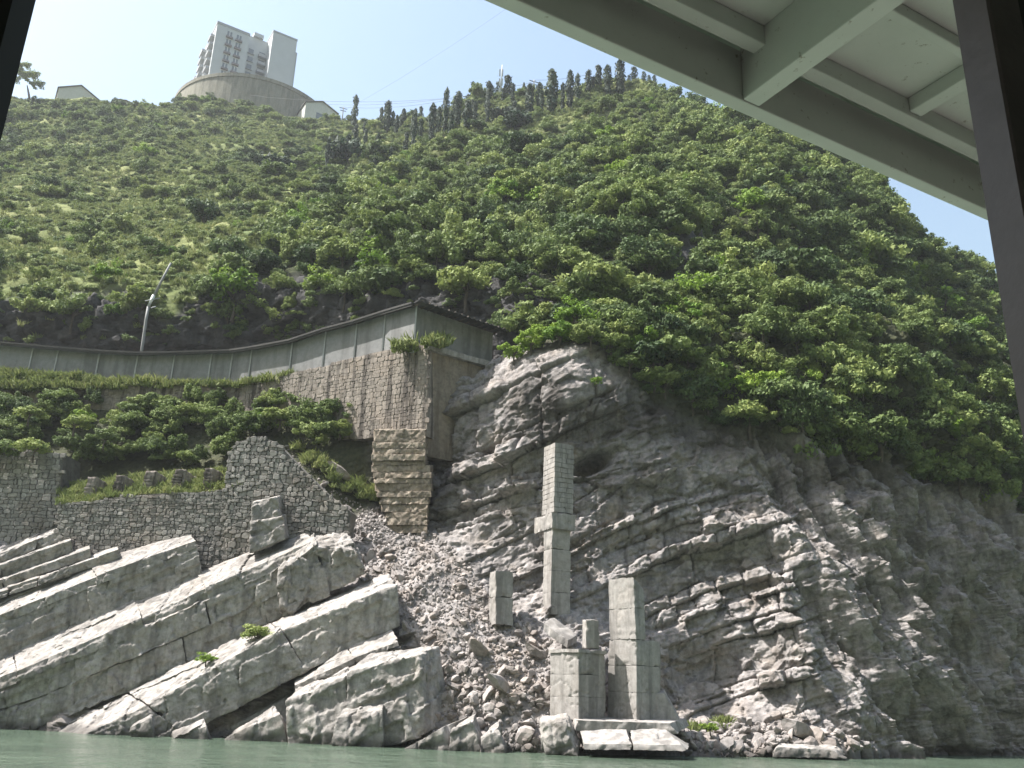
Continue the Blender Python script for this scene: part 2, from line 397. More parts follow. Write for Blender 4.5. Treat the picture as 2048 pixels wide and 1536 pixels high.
LOW = {
 -400: [(1456, 54), (1250, 56), (1120, 59), (1060, 62), (900, 65), (752, 70.5)],
 0: [(1463, 52.5), (1300, 55), (1120, 58.5), (1060, 62), (930, 64), (880, 66), (752, 70)],
 250: [(1475, 51), (1350, 53.5), (1200, 56.5), (1120, 59), (1000, 60.5), (960, 63), (900, 65), (770, 68.7)],
 450: [(1482, 50.5), (1350, 53.5), (1200, 56), (1100, 58.5), (990, 59.5), (930, 62), (880, 64), (782, 67.8)],
 600: [(1488, 50), (1400, 51.5), (1250, 54), (1130, 56), (1000, 57.5), (930, 59.5), (870, 62), (770, 65.8)],
 740: [(1495, 48.5), (1400, 50), (1250, 52.3), (1100, 55.5), (1040, 58), (920, 60.6), (870, 61.5), (730, 63)],
 860: [(1500, 47), (1400, 48.5), (1250, 50.5), (1100, 55), (1060, 58), (900, 59.8), (840, 60), (740, 60.5)],
 950: [(1503, 46.5), (1400, 48), (1250, 50.5), (1150, 53.5), (1050, 56), (900, 57), (800, 57.5), (745, 60)],
 1050: [(1505, 46), (1400, 47.5), (1280, 50), (1200, 53.2), (1050, 55), (950, 55.5), (850, 55.2), (760, 55.5), (720, 57), (670, 61)],
 1150: [(1505, 46), (1450, 47.5), (1330, 49.5), (1230, 52.6), (1150, 53.8), (1000, 55), (900, 55), (780, 54), (700, 55), (640, 60)],
 1300: [(1503, 46.5), (1450, 48.2), (1380, 51), (1250, 53), (1100, 54.5), (950, 55.5), (850, 55.5), (760, 56), (650, 59), (600, 64)],
 1450: [(1503, 47), (1450, 50.5), (1350, 52.3), (1150, 53.8), (1000, 55.5), (900, 57), (820, 57.8), (700, 59.8), (600, 63.5)],
 1600: [(1503, 48.2), (1440, 50), (1300, 51), (1150, 53), (1000, 55.5), (880, 57.6), (750, 60.2), (620, 66)],
 1750: [(1505, 51), (1400, 52.5), (1200, 55.5), (1000, 58.6), (900, 60.6), (750, 64), (640, 71)],
 1900: [(1506, 56), (1300, 58.5), (1100, 61), (980, 63.2), (850, 66.5), (700, 74)],
 2100: [(1508, 63), (1300, 66), (1100, 69), (980, 72.5), (850, 78), (720, 87)],
 2500: [(1514, 78), (1300, 80), (1100, 83), (980, 86), (850, 92), (760, 100)],
}
TALUS = [(640, 1060), (760, 1010), (860, 1070), (905, 1100), (1000, 1210), (1100, 1290), (1110, 1430), (1160, 1520), (780, 1520), (900, 1350), (800, 1250), (700, 1140)]
TERRACE = [(-500, 1070), (-500, 740), (450, 770), (740, 860), (760, 1010), (640, 1060), (460, 990), (160, 1000)]

def build_cliff():
    us = np.concatenate([np.arange(-400, 640, 9.0), np.arange(640, 1540, 2.8), np.arange(1540, 2080, 1.9), np.arange(2080, 2501, 12.0)])
    ts = np.linspace(0, 1, 430)
    V, Y = pchip_cols(LOW, us, ts); U = np.tile(us, (len(ts), 1))
    Y = blur(Y, 9, 5)
    G = Pa(U, V, Y).reshape(*U.shape, 3)
    N = normals(blurG(G, 10, 10)); N[..., 2] *= 0.35; N /= np.linalg.norm(N, axis=2, keepdims=True)
    p = G.reshape(-1, 3).copy(); n = N.reshape(-1, 3); u = U.ravel(); v = V.ravel()
    x, y, z = p.T
    # bedding coordinate: beds climb to the right, flattening further right, and dip a little to the river
    xs = np.clip(x, -30, 40)
    g = np.where(xs < 6, 0.50 * xs, 3.0 + 0.42 * (xs - 6)) - np.clip(xs - 9, 0, 99) ** 2 * 0.013 * (xs < 99)
    g = np.where(xs > 20, 3.0 + 0.42 * 14 - 121 * 0.013 + (xs - 20) * 0.13, g)
    b = z - g - 0.22 * (y - 50) + 0.22 * fbm(p / 7.0, 2, 3) + 0.10 * facet(p / 1.4, 9)
    thickm = sstep(12.0, 15.5, z - 0.3 * x) * sstep(16.0, 8.0, x)
    b = b * (1 - 0.5 * thickm)
    th = rng.choice([0.28, 0.42, 0.65, 1.0, 1.7, 2.4], 400, p=[0.16, 0.2, 0.22, 0.2, 0.14, 0.08]) * (0.8 + 0.4 * rng.random(400))
    edges = np.cumsum(th) - 40.0
    k = np.searchsorted(edges, b); k = np.clip(k, 1, 399)
    lo = edges[k - 1]; hi = edges[k]; fr = (b - lo) / (hi - lo); thick = hi - lo
    lay = rng.random(401)
    jl = (0.7 + 1.6 * thick) * (0.7 + 0.6 * rng.random(401)[k])
    s = (x + 0.3 * y + 0.25 * fbm(p / 1.3, 2, 21)) / jl + rng.random(401)[k] * 50
    j = np.floor(s); jf = s - j
    hb = hsh(j, k, k * 0, 5)
    jd = np.minimum(jf, 1 - jf) * jl; bd = np.minimum(fr, 1 - fr) * thick
    strat = 0.75 * (lay[k] - 0.5) + 0.85 * (hb - 0.5)
    strat += (0.5 - fr) * 0.12
    strat -= 0.30 * np.exp(-(jd / 0.06) ** 2) + 0.28 * np.exp(-(bd / 0.05) ** 2) * (thick > 0.5)
    amp = 0.75 + 0.35 * fbm(p / 5.0, 2, 40) + 0.45 * thickm
    led = 0.42 + 0.30 * fbm(p / 6.0, 2, 41)
    for cu, cv, ru, rv, w_ in ((1560, 1290, 110, 190, 1.1), (1270, 1060, 130, 70, 0.8), (1250, 1190, 160, 50, 0.7), (960, 950, 110, 130, 0.8), (1130, 760, 160, 70, 0.8), (1420, 1080, 120, 60, 0.6), (1780, 1380, 60, 100, 0.6)):
        led = led + w_ * np.exp(-(((u - cu) / ru) ** 2 + ((v - cv) / rv) ** 2))
    led = np.clip(led, 0.12, 1.5); strat = strat * led
    # the right-hand face: steep raking ribs instead of ledges
    rib_c = np.stack([(x * 0.9 + z * 0.42), y * 0.5, (z * 0.9 - x * 0.42) * 0.28], 1)
    rib = 1 - 2 * np.abs(fbm(rib_c / 2.4, 4, 60)); rib2 = fbm(np.stack([x * 1.3 + z * .5, y, z * .5], 1) / 0.9, 3, 61)
    wr = sstep(14.0, 21.0, x + 0.12 * (z - 8))
    ledge = (1 - wr)
    dsp = ledge * strat * amp + wr * (1.25 * rib + 0.45 * rib2 + 0.12 * strat)
    rc2 = np.stack([x * 0.9 + z * 0.42, y, (z * 0.9 - x * 0.42) * 0.36], 1)
    dsp += wr * (0.55 * facet(rc2 / 1.25, 76) + 0.2 * facet(rc2 / 0.6, 77))
    dsp += 0.6 * fbm(p / 4.5, 2, 70) + 0.04 * fbm(p / 0.45, 3, 71)
    fc = np.stack([x, y, z - 0.25 * x], 1) * np.array([0.8, 1.0, 1.25])
    dsp += 0.42 * np.clip(1.2 - led, 0.2, 1) * facet(fc / 2.4, 75) + (0.22 - 0.12 * wr) * facet(fc / 1.3, 72) + 0.12 * facet(fc / 0.6, 73) + 0.05 * facet(fc / 0.27, 74)
    tal = in_poly(u, v, TALUS).astype(float).reshape(U.shape); tal = blur(tal, 6, 6).ravel()
    ter = in_poly(u, v, TERRACE).astype(float).reshape(U.shape); ter = blur(ter, 4, 4).ravel()
    dsp = dsp * (1 - np.clip(tal + 0.85 * ter, 0, 1)) + tal * (0.35 * fbm(p / 2.2, 4, 80)) + ter * 0.2 * fbm(p / 2.0, 3, 81)
    # cave beside the tall column, undercut low on the face
    dsp -= 2.6 * np.exp(-(((u - 1185) / 38) ** 2 + ((v - 925 + (u - 1185) * 0.35) / 20) ** 2) ** 2)
    dsp -= 1.4 * np.exp(-(((u - 1410) / 75) ** 2 + ((v - 1370) / 90) ** 2) ** 1.5)
    up = sstep(900, 700, v) * (u > 1000)
    dsp = dsp * (1 - 0.4 * up)
    p2 = p + n * dsp[:, None]
    p2[:, 2] = np.where(v > 1440, np.minimum(p2[:, 2], p2[:, 2]), p2[:, 2])
    Gd = p2.reshape(*U.shape, 3)
    # skirt below the water, and a backward skirt on top
    sk = Gd[0].copy(); sk[:, 2] = -2.0; sk[:, 1] -= 0.4
    tp = Gd[-1].copy(); tp[:, 1] += 7; tp[:, 2] -= 2.5
    Gd = np.concatenate([sk[None], Gd, tp[None]])
    me = mesh_from('cliff', Gd.reshape(-1, 3), grid_faces(*Gd.shape[:2]), M['cliff'])
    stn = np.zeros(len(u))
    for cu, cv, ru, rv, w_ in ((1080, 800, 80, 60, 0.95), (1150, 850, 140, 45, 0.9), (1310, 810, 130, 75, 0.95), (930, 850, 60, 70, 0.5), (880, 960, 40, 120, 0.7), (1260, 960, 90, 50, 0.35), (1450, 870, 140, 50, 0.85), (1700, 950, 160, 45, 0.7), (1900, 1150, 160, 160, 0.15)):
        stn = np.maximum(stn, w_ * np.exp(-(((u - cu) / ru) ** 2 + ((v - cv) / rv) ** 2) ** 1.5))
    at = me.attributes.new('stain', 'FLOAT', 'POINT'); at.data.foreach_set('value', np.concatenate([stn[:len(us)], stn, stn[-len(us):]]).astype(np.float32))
    veg_shade = np.clip(ter + blur((in_poly(u, v, [(1000, 700), (1200, 690), (1290, 790), (1400, 850), (1560, 880), (1720, 925), (1850, 950), (1950, 990), (2500, 1010), (2500, 500), (1000, 500)])).astype(float).reshape(U.shape), 5, 5).ravel(), 0, 1)
    at = me.attributes.new('veg_shade', 'FLOAT', 'POINT'); at.data.foreach_set('value', np.concatenate([veg_shade[:len(us)], veg_shade, veg_shade[-len(us):]]).astype(np.float32))
    o = put('cliff', me); tag(o, kind='structure')
    o['label'] = 'layered grey limestone cliff rising out of the river'
    return us, V[:, 0] * 0 + 0, Gd[1:-1], U, V
def blurG(G, su, st):
    return np.stack([blur(G[..., k], su, st) for k in range(3)], -1)
us_l, _, GL, UL, VL = build_cliff()
def low_at(u, v):
    i = int(np.argmin(np.abs(us_l - u))); j = int(np.argmin(np.abs(VL[:, i] - v))); return GL[j, i].copy()

UP = {
 -450: [(765, 83), (610, 82), (540, 88), (400, 128), (300, 168), (165, 222)],
 0: [(765, 81), (610, 80), (540, 85), (400, 122), (300, 162), (192, 214)],
 250: [(775, 79.5), (630, 78.5), (560, 83), (450, 105), (330, 155), (205, 224)],
 500: [(775, 78.5), (580, 77), (520, 81), (420, 110), (320, 160), (212, 230)],
 690: [(760, 74.5), (600, 73.2), (520, 78), (430, 105), (330, 160), (250, 216)],
 850: [(740, 71), (590, 70), (510, 76), (400, 102), (300, 150), (234, 196)],
 1000: [(730, 65), (560, 68), (480, 74), (380, 98), (280, 140), (202, 182)],
 1200: [(740, 61), (620, 63), (540, 66.5), (450, 78), (350, 102), (250, 135), (165, 166)],
 1330: [(740, 60), (600, 64.5), (500, 70), (400, 84), (300, 108), (178, 150)],
 1500: [(830, 60.5), (650, 64.5), (520, 71), (420, 83), (320, 101), (235, 131)],
 1620: [(880, 60.5), (700, 65.5), (560, 73), (440, 87), (360, 101), (288, 121)],
 1700: [(900, 62.5), (750, 67), (620, 74), (500, 88), (420, 99), (348, 116)],
 1760: [(920, 63.5), (770, 68.5), (640, 76), (520, 90), (470, 100), (428, 110)],
 1800: [(930, 64.5), (780, 70), (650, 78), (560, 92), (515, 101), (485, 108)],
 1900: [(980, 67), (800, 74.5), (690, 85), (620, 98), (570, 107), (535, 116)],
 2000: [(1000, 74), (850, 83), (740, 94), (670, 105), (610, 117), (575, 128)],
 2150: [(1010, 79), (870, 90), (770, 102), (720, 114), (700, 127), (690, 138)],
 2500: [(1010, 95), (900, 104), (830, 114), (800, 126), (790, 140), (780, 150)],
}
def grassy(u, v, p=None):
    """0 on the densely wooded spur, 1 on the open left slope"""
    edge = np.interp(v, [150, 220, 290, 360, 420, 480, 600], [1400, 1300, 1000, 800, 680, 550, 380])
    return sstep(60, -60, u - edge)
def build_hill():
    us = np.arange(-450, 2501, 5.0); ts = np.linspace(0, 1, 300)
    V, Y = pchip_cols(UP, us, ts); U = np.tile(us, (len(ts), 1))
    Y = np.exp(blur(np.log(Y), 5, 4))
    G = Pa(U, V, Y).reshape(*U.shape, 3)
    N = normals(blurG(G, 6, 6)); p = G.reshape(-1, 3); n = N.reshape(-1, 3)
    u, v = U.ravel(), V.ravel(); x, y, z = p.T
    dist = y
    big = sstep(80, 130, dist)
    d = (0.9 + 1.6 * big) * fbm(p / np.where(dist > 90, 16.0, 9.0)[:, None], 3, 101) * 0.7 + 0.35 * fbm(p / 2.2, 3, 102)
    d = d + (u > 700) * 2.2 * fbm(p / 11.0, 2, 103) * sstep(64, 80, dist)
    # steep bare rock band above the road and rock windows on the spur
    ub = [-450, 0, 250, 340, 420, 560, 700, 830, 1000, 1100, 1200]; vb = [560, 600, 585, 640, 580, 555, 560, 545, 520, 560, 640]
    rock = sstep(-14, 14, v - np.interp(u, ub, vb) + 16 * fbm(p / 5.0, 2, 110)) * (u < 1120)
    for (cu, cv, ru, rv) in ((1395, 500, 70, 34), (1290, 500, 34, 16), (1475, 528, 22, 14), (1010, 580, 60, 50), (1080, 610, 50, 30), (1740, 690, 45, 40), (940, 590, 40, 30)):
        rock = np.maximum(rock, np.exp(-(((u - cu) / ru) ** 2 + ((v - cv) / rv) ** 2) ** 2))
    b = z - 0.42 * x - 0.2 * y + 0.3 * fbm(p / 3.0, 2, 111)
    k = np.floor(b / 1.1); hb = hsh(k, np.floor((x + 7 * hsh(k, k, k, 2)) / 2.2), k * 0, 9)
    d = d * (1 - 0.5 * rock) + rock * (0.8 * (hb - 0.5) + 0.55 * facet(p / 1.7, 113) + 0.25 * facet(p / 0.8, 114))
    G = (p + n * d[:, None]).reshape(*U.shape, 3)
    r = G[-1].copy(); ext = [G]
    for dy, dz in ((6, -1.0), (16, -6), (45, -30)):
        q = r.copy(); q[:, 1] += dy; q[:, 2] += dz; ext.append(q[None])
    Gd = np.concatenate(ext)
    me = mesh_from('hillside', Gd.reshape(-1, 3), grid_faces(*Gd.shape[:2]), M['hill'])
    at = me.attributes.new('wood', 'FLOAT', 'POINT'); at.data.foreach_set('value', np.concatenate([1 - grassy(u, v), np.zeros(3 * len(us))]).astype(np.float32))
    at = me.attributes.new('rock', 'FLOAT', 'POINT')
    at.data.foreach_set('value', np.concatenate([rock, np.zeros(3 * len(us))]).astype(np.float32))
    o = put('hillside', me); tag(o, kind='structure'); o['label'] = 'steep green hillside rising above the cliff to the ridge'
    return us, G, U, V, rock.reshape(U.shape)
us_h, GH, UH, VH, ROCKH = build_hill()
def hill_at(u, v):
    i = int(np.argmin(np.abs(us_h - u))); j = int(np.argmin(np.abs(VH[:, i] - v))); return GH[j, i].copy()

def build_far_hill():
    us = np.arange(1500, 3000, 14.0); ts = np.linspace(0, 1, 60)
    top = np.interp(us, [1500, 1800, 1860, 1920, 1990, 2200, 3000], [520, 508, 512, 540, 560, 600, 560])
    V = np.array([900 + (top - 900) * t for t in ts]); Y = np.array([np.full_like(us, 150 + 75 * t) for t in ts]); U = np.tile(us, (60, 1))
    p = Pa(U, V, Y); p += np.stack([0 * p[:, 0], fbm(p / 18, 3, 150) * 4, fbm(p / 14, 3, 151) * 1.5], 1)
    G = p.reshape(60, len(us), 3); r = G[-1].copy(); r[:, 1] += 60; r[:, 2] -= 30; b = G[0].copy(); b[:, 2] = -2
    Gd = np.concatenate([b[None], G, r[None]])
    me = mesh_from('far_hill', Gd.reshape(-1, 3), grid_faces(*Gd.shape[:2]), M['hill'], True)
    at = me.attributes.new('rock', 'FLOAT', 'POINT'); at.data.foreach_set('value', np.zeros(len(me.vertices), np.float32))
    o = put('far_hill', me); tag(o, kind='structure'); o['label'] = 'wooded hill beyond the right shoulder of the cliff'
    return G
GF = build_far_hill()

def build_added_bank():  # unseen slope added behind the camera to cut sky fill on the cliff
    xs = np.linspace(-420, 420, 120); ts = np.linspace(0, 1, 50); G = []
    for t in ts:
        y = -38 - 190 * t; z = -2 + 190 * t ** 0.85
        G.append(np.stack([xs, np.full_like(xs, y), np.full_like(xs, z)], 1))
    G = np.array(G); p = G.reshape(-1, 3); p = p + np.stack([0 * p[:, 0], 7 * fbm(p / 40, 3, 180), 5 * fbm(p / 30, 3, 181)], 1) * np.clip(p[:, 2:3] / 10, 0, 1)
    me = mesh_from('added_bank', p, grid_faces(50, 120), M['hill'], True)
    at = me.attributes.new('rock', 'FLOAT', 'POINT'); at.data.foreach_set('value', np.clip(0.5 + fbm(p / 20, 2, 182), 0, 1).astype(np.float32))
    o = put('added_bank', me); tag(o, kind='structure'); o['label'] = 'unseen gorge side behind the boat, added to cut the sky fill'
build_added_bank()

# river
wx = np.linspace(-420, 420, 60); wy = np.linspace(-160, 420, 60)
X, Yy = np.meshgrid(wx, wy)
river = put('river', mesh_from('river', np.stack([X.ravel(), Yy.ravel(), 0 * X.ravel()], 1), grid_faces(60, 60), M['water'])); tag(river, kind='structure')
river['label'] = 'calm green river water along the foot of the cliff'
bedv = [(-420, -160, -2.4), (420, -160, -2.4), (420, 420, -2.4), (-420, 420, -2.4)]
rb = put('river_bed', mesh_from('river_bed', bedv, [(0, 1, 2, 3)], M['mortar'])); tag(rb, kind='structure'); rb['label'] = 'dark river bed under the water'

# ------------------------------------------------------------------ limestone beds, lower left
def bed(name, label, tb, tf, bf, Yl, Yr, depth, joints, seed, layers=((0, 1),), kind='structure', amp=0.075, back_from_px=False):
    """A dipping bed as a row of jointed blocks. tb/tf/bf: back-top, front-top and front-bottom lines."""
    rg = np.random.default_rng(seed)
    tb, tf, bf = [np.array(q, float) for q in (tb, tf, bf)]
    u0, u1 = tf[0, 0], tf[-1, 0]
    def arc(q, s):
        t = np.concatenate([[0], np.cumsum(np.linalg.norm(np.diff(q, axis=0), axis=1))]); t /= t[-1]
        return np.array([np.interp(s, t, q[:, 0]), np.interp(s, t, q[:, 1])])
    root = empty(name, P(u0, tf[0, 1], Yl)); tag(root, label, kind=kind)
    base = np.array(root.location)
    for li, (h0, h1) in enumerate(layers):
        cuts = [0.0]
        while cuts[-1] < 1: cuts.append(cuts[-1] + (0.6 + 0.9 * rg.random()) / joints)
        cuts[-1] = 1.0
        if len(cuts) > 2 and cuts[-1] - cuts[-2] < 0.3 / joints: cuts.pop(-2)
        for a, c in zip(cuts[:-1], cuts[1:]):
            dy = rg.normal(0, 0.07); gp = 0.0006
            cs = []
            for s in (a + gp, c - gp):
                Yf = Yl + (Yr - Yl) * s + dy
                pt = P(*arc(tf, s), Yf); pb = P(*arc(bf, s), Yf + 0.1); pk = P(*arc(tb, s), Yf + depth)
                off = pk - pt
                lo = pb + (pt - pb) * h0; hi = pb + (pt - pb) * h1
                dep = off * (1 if h1 == 1 else 1.0)
                cs.append((lo, lo + dep, hi, hi + dep))
            (l0, l0b, h0_, h0b), (l1, l1b, h1_, h1b) = cs
            jit = lambda q: q + rg.normal(0, 0.03, 3)
            c8 = [jit(q) - base for q in (l0, l1, l1b, l0b, h0_, h1_, h1b, h0b)]
            vv, ff = hexa(c8, 0.07, 0.04, amp, 0.9, int(rg.integers(1e6)), 0.012, 0.28, world=base)
            put('rock_block', mesh_from('rock_block', vv, ff, M['slab']), root)
    return root
R_ = {'slab': []}
bed('limestone_bed', 'long lowest limestone slab slanting out of the river with bright smooth top',
    [(60, 1482), (173, 1426), (299, 1360), (375, 1325), (498, 1268), (600, 1216), (748, 1152), (772, 1148)],
    [(100, 1500), (252, 1438), (299, 1404), (375, 1369), (505, 1298), (576, 1252), (633, 1228), (732, 1182), (796, 1168)],
    [(190, 1510), (320, 1488), (418, 1452), (465, 1424), (598, 1352), (666, 1316), (729, 1262), (766, 1250), (802, 1252)],
    49.6, 50.4, 2.6, 2.6, 11, ((0, 1),))
bed('limestone_bed', 'thick middle limestone bed with stepped ledges below the stone wall',
    [(-120, 1368), (0, 1316), (150, 1246), (239, 1209), (299, 1183), (375, 1153), (491, 1106), (608, 1060)],
    [(-120, 1400), (0, 1350), (66, 1330), (186, 1274), (285, 1236), (332, 1213), (402, 1180), (498, 1136), (628, 1080)],
    [(-120, 1512), (0, 1474), (40, 1470), (199, 1408), (259, 1388), (299, 1368), (365, 1342), (481, 1291), (558, 1250), (650, 1204)],
    51.6, 53.4, 2.4, 3.6, 12, ((0, 0.45), (0.452, 0.8), (0.802, 1)))
bed('limestone_bed', 'upper limestone bed with a dark recess just under the low stone wall',
    [(-120, 1246), (0, 1196), (173, 1126), (246, 1104), (378, 1066)],
    [(-120, 1276), (0, 1226), (66, 1210), (159, 1166), (282, 1113), (392, 1082)],
    [(-120, 1380), (0, 1330), (40, 1306), (110, 1276), (212, 1236), (305, 1192), (404, 1150)],
    53.6, 55.0, 2.2, 2.4, 13, ((0, 0.8), (0.802, 1)))
for i, (a, b_, c_, d_, th_, yy) in enumerate(((-100, 1142, 138, 1052, 20, 57.2), (-100, 1166, 140, 1080, 24, 56.4), (-100, 1194, 178, 1096, 17, 55.7), (-100, 1214, 236, 1100, 14, 55.2))):
    lab = ['topmost thin limestone bed against the shadowed wall', 'second thin limestone bed with blocky end below the topmost one',
           'third thin limestone bed, darker and narrow', 'thinnest limestone bed lying on the thick upper bed'][i]
    bed('limestone_bed', lab, [(a, b_ - 9), (c_, d_ - 7)], [(a, b_), (c_ + 3, d_)], [(a, b_ + th_ + 6), (c_ + 5, d_ + th_)], yy, yy + 0.4, 1.8, 3.5, 40 + i, amp=0.06)
bed('limestone_bed', 'end of limestone bed with pointed broken blocks under the rubble',
    [(560, 1104), (640, 1062), (690, 1062)], [(556, 1150), (640, 1090), (708, 1100)], [(560, 1240), (640, 1196), (735, 1150)], 52.4, 52.2, 1.8, 2.6, 51, amp=0.16)
bed('limestone_bed', 'shadowed grey slab in the gap below the lowest long slab',
    [(400, 1478), (600, 1372), (700, 1310)], [(405, 1484), (600, 1382), (702, 1318)], [(420, 1520), (610, 1440), (710, 1360)], 50.6, 50.8, 1.0, 2.0, 52, amp=0.06)
bed('limestone_bed', 'stack of thin bright limestone layers above the big shore block',
    [(590, 1356), (690, 1290), (780, 1258)], [(588, 1372), (700, 1318), (800, 1282)], [(590, 1410), (700, 1370), (806, 1330)], 49.4, 49.2, 1.6, 2.6, 53, ((0, 0.45), (0.47, 0.75), (0.77, 1)), amp=0.06)

def crag(name, label, pts8, seed, mat='slab', kind='structure', rnd=0.07, amp=0.085, cell=0.075, wl=0.9, cat=None, group=None):
    """pts8: bottom ring then top ring, each given as (u,v,Y)"""
    c = np.array([P(*q) for q in pts8]); loc = c[:4].mean(0)
    vv, ff = hexa(c - loc, cell, rnd, amp, wl, seed, 0.015, 0.28 if mat == 'slab' else 0.0, world=loc)
    o = put(name, mesh_from(name, vv, ff, M[mat]), loc=loc); tag(o, label, cat, group, kind); return o
crag('shore_rock', 'big jointed limestone block standing at the waterline below the rubble',
     [(575, 1505, 47.6), (700, 1515, 47.2), (720, 1500, 49.5), (600, 1490, 49.8), (570, 1402, 47.8), (690, 1352, 47.5), (740, 1318, 49.2), (600, 1374, 49.6)], 61)
crag('shore_rock', 'tall square-cut limestone block beside the rubble slope',
     [(690, 1518, 47.1), (850, 1470, 46.8), (905, 1440, 48.6), (760, 1490, 49.5), (690, 1345, 47.4), (842, 1308, 47.1), (880, 1290, 48.8), (740, 1306, 49.2)], 62)
crag('shore_rock', 'low bright ledge block in front of the big shore block',
     [(662, 1512, 46.4), (768, 1512, 46.3), (770, 1495, 47.6), (664, 1495, 47.6), (668, 1436, 46.7), (764, 1420, 46.6), (768, 1402, 47.5), (700, 1404, 47.6)], 63, amp=0.1)
crag('shore_rock', 'wedge-shaped grey rock in shade at the waterline between two slabs',
     [(428, 1500, 48.6), (580, 1505, 48.2), (585, 1490, 49.4), (440, 1488, 49.6), (450, 1476, 48.7), (560, 1428, 48.4), (552, 1408, 49.2), (470, 1462, 49.5)], 64)
crag('shore_rock', 'small bright block leaning on the lowest slab at the waterline',
     [(330, 1500, 48.4), (420, 1500, 48.3), (424, 1480, 49.3), (340, 1482, 49.4), (350, 1474, 48.5), (412, 1452, 48.4), (408, 1436, 49.2), (345, 1462, 49.3)], 65, amp=0.07)
crag('shore_rock', 'narrow slab chip lying low on the lowest slab near the water',
     [(258, 1488, 48.6), (306, 1480, 48.5), (310, 1470, 49.4), (262, 1474, 49.5), (262, 1456, 48.7), (304, 1434, 48.6), (306, 1428, 49.3), (268, 1448, 49.4)], 66, amp=0.06)
crag('shore_rock', 'long pale slab sloping into the river left of the rubble foot',
     [(780, 1512, 46.0), (905, 1512, 45.6), (915, 1480, 47.2), (800, 1500, 47.4), (800, 1502, 46.1), (880, 1458, 45.9), (940, 1430, 47.0), (850, 1478, 47.4)], 67, amp=0.09)
crag('shore_rock', 'pointed pale rock leaning left at the rubble foot',
     [(898, 1512, 45.5), (965, 1512, 45.4), (975, 1490, 46.6), (905, 1490, 46.8), (904, 1462, 45.7), (946, 1442, 45.6), (950, 1428, 46.5), (915, 1450, 46.7)], 68, amp=0.1)
crag('shore_rock', 'second pointed pale rock at the rubble foot, just right of the first',
     [(960, 1514, 45.2), (1012, 1514, 45.1), (1015, 1490, 46.2), (966, 1492, 46.4), (966, 1468, 45.4), (998, 1452, 45.3), (1000, 1440, 46.1), (975, 1456, 46.2)], 69, amp=0.1)
crag('shore_rock', 'large smooth pale boulder in the water beside the broken pier base',
     [(1090, 1516, 44.6), (1160, 1518, 44.4), (1165, 1490, 46.0), (1085, 1490, 46.0), (1084, 1442, 44.9), (1132, 1440, 44.7), (1140, 1424, 45.8), (1076, 1430, 46.0)], 70, amp=0.09, rnd=0.28)
crag('shore_rock', 'flat pale rock just above the water at the foot of the ledged cliff',
     [(1545, 1514, 47.4), (1690, 1518, 47.4), (1690, 1500, 48.6), (1548, 1500, 48.6), (1556, 1494, 47.5), (1668, 1500, 47.5), (1676, 1490, 48.4), (1560, 1486, 48.4)], 71, amp=0.08)
crag('shore_rock', 'dark square rock set in the stone wall above the long slab',
     [(500, 1108, 54.0), (572, 1080, 54.0), (580, 1075, 56), (508, 1100, 56), (498, 1044, 54.0), (566, 1030, 54.0), (574, 1026, 56), (506, 1040, 56)], 72, amp=0.06)
crag('shore_rock', 'upper notched rock set in the stone wall above the square one',
     [(502, 1046, 54.3), (562, 1036, 54.3), (570, 1030, 56), (510, 1040, 56), (504, 1004, 54.3), (556, 994, 54.3), (564, 990, 56), (512, 998, 56)], 73, amp=0.06)

# bedded brown rock pillar below the corner of the retaining wall
root = empty('bedded_rock_pillar', P(800, 1060, 56)); tag(root, 'pale brown bedded rock pillar under the corner of the high wall', kind='structure')
lv = [1066, 1050, 1036, 1024, 1008, 994, 982, 966, 956, 944, 930, 921, 908, 896, 884, 858]
for i in range(len(lv) - 1):
    vb_, vt_ = lv[i], lv[i + 1] ; o1 = random.uniform(-0.10, 0.10)
    l = np.interp(vb_, [884, 940, 985, 1066], [747, 746, 750, 782]) + random.uniform(-2, 2); r = np.interp(vb_, [884, 930, 950, 1066], [852, 851, 863, 853]) + random.uniform(-2, 2)
    Yc = 56.2 + o1
    n_ = 1; cu = np.linspace(l, r, n_ + 1)
    for k in range(n_):
        a, c = cu[k], cu[k + 1]
        Ya = Yc + (0.9 - 0.9 * (a - l) / (r - l)); Yb = Yc + (0.9 - 0.9 * (c - l) / (r - l))
        vt_ = vt_ + 0.6; c8 = [P(a, vb_, Ya), P(c, vb_ , Yb), P(c + 6, vb_, Yb + 2.6), P(a, vb_, Ya + 2.6)]
        top = [P(a, vt_ , Ya), P(c, vt_ , Yb), P(c + 6, vt_, Yb + 2.6), P(a, vt_, Ya + 2.6)]
        vv, ff = hexa(np.array(c8 + top) - np.array(root.location), 0.07, 0.05, 0.05, 0.6, 300 + 10 * i + k, 0.02, world=np.array(root.location))
        put('rock_layer', mesh_from('rock_layer', vv, ff, M['brown_rock']), root)

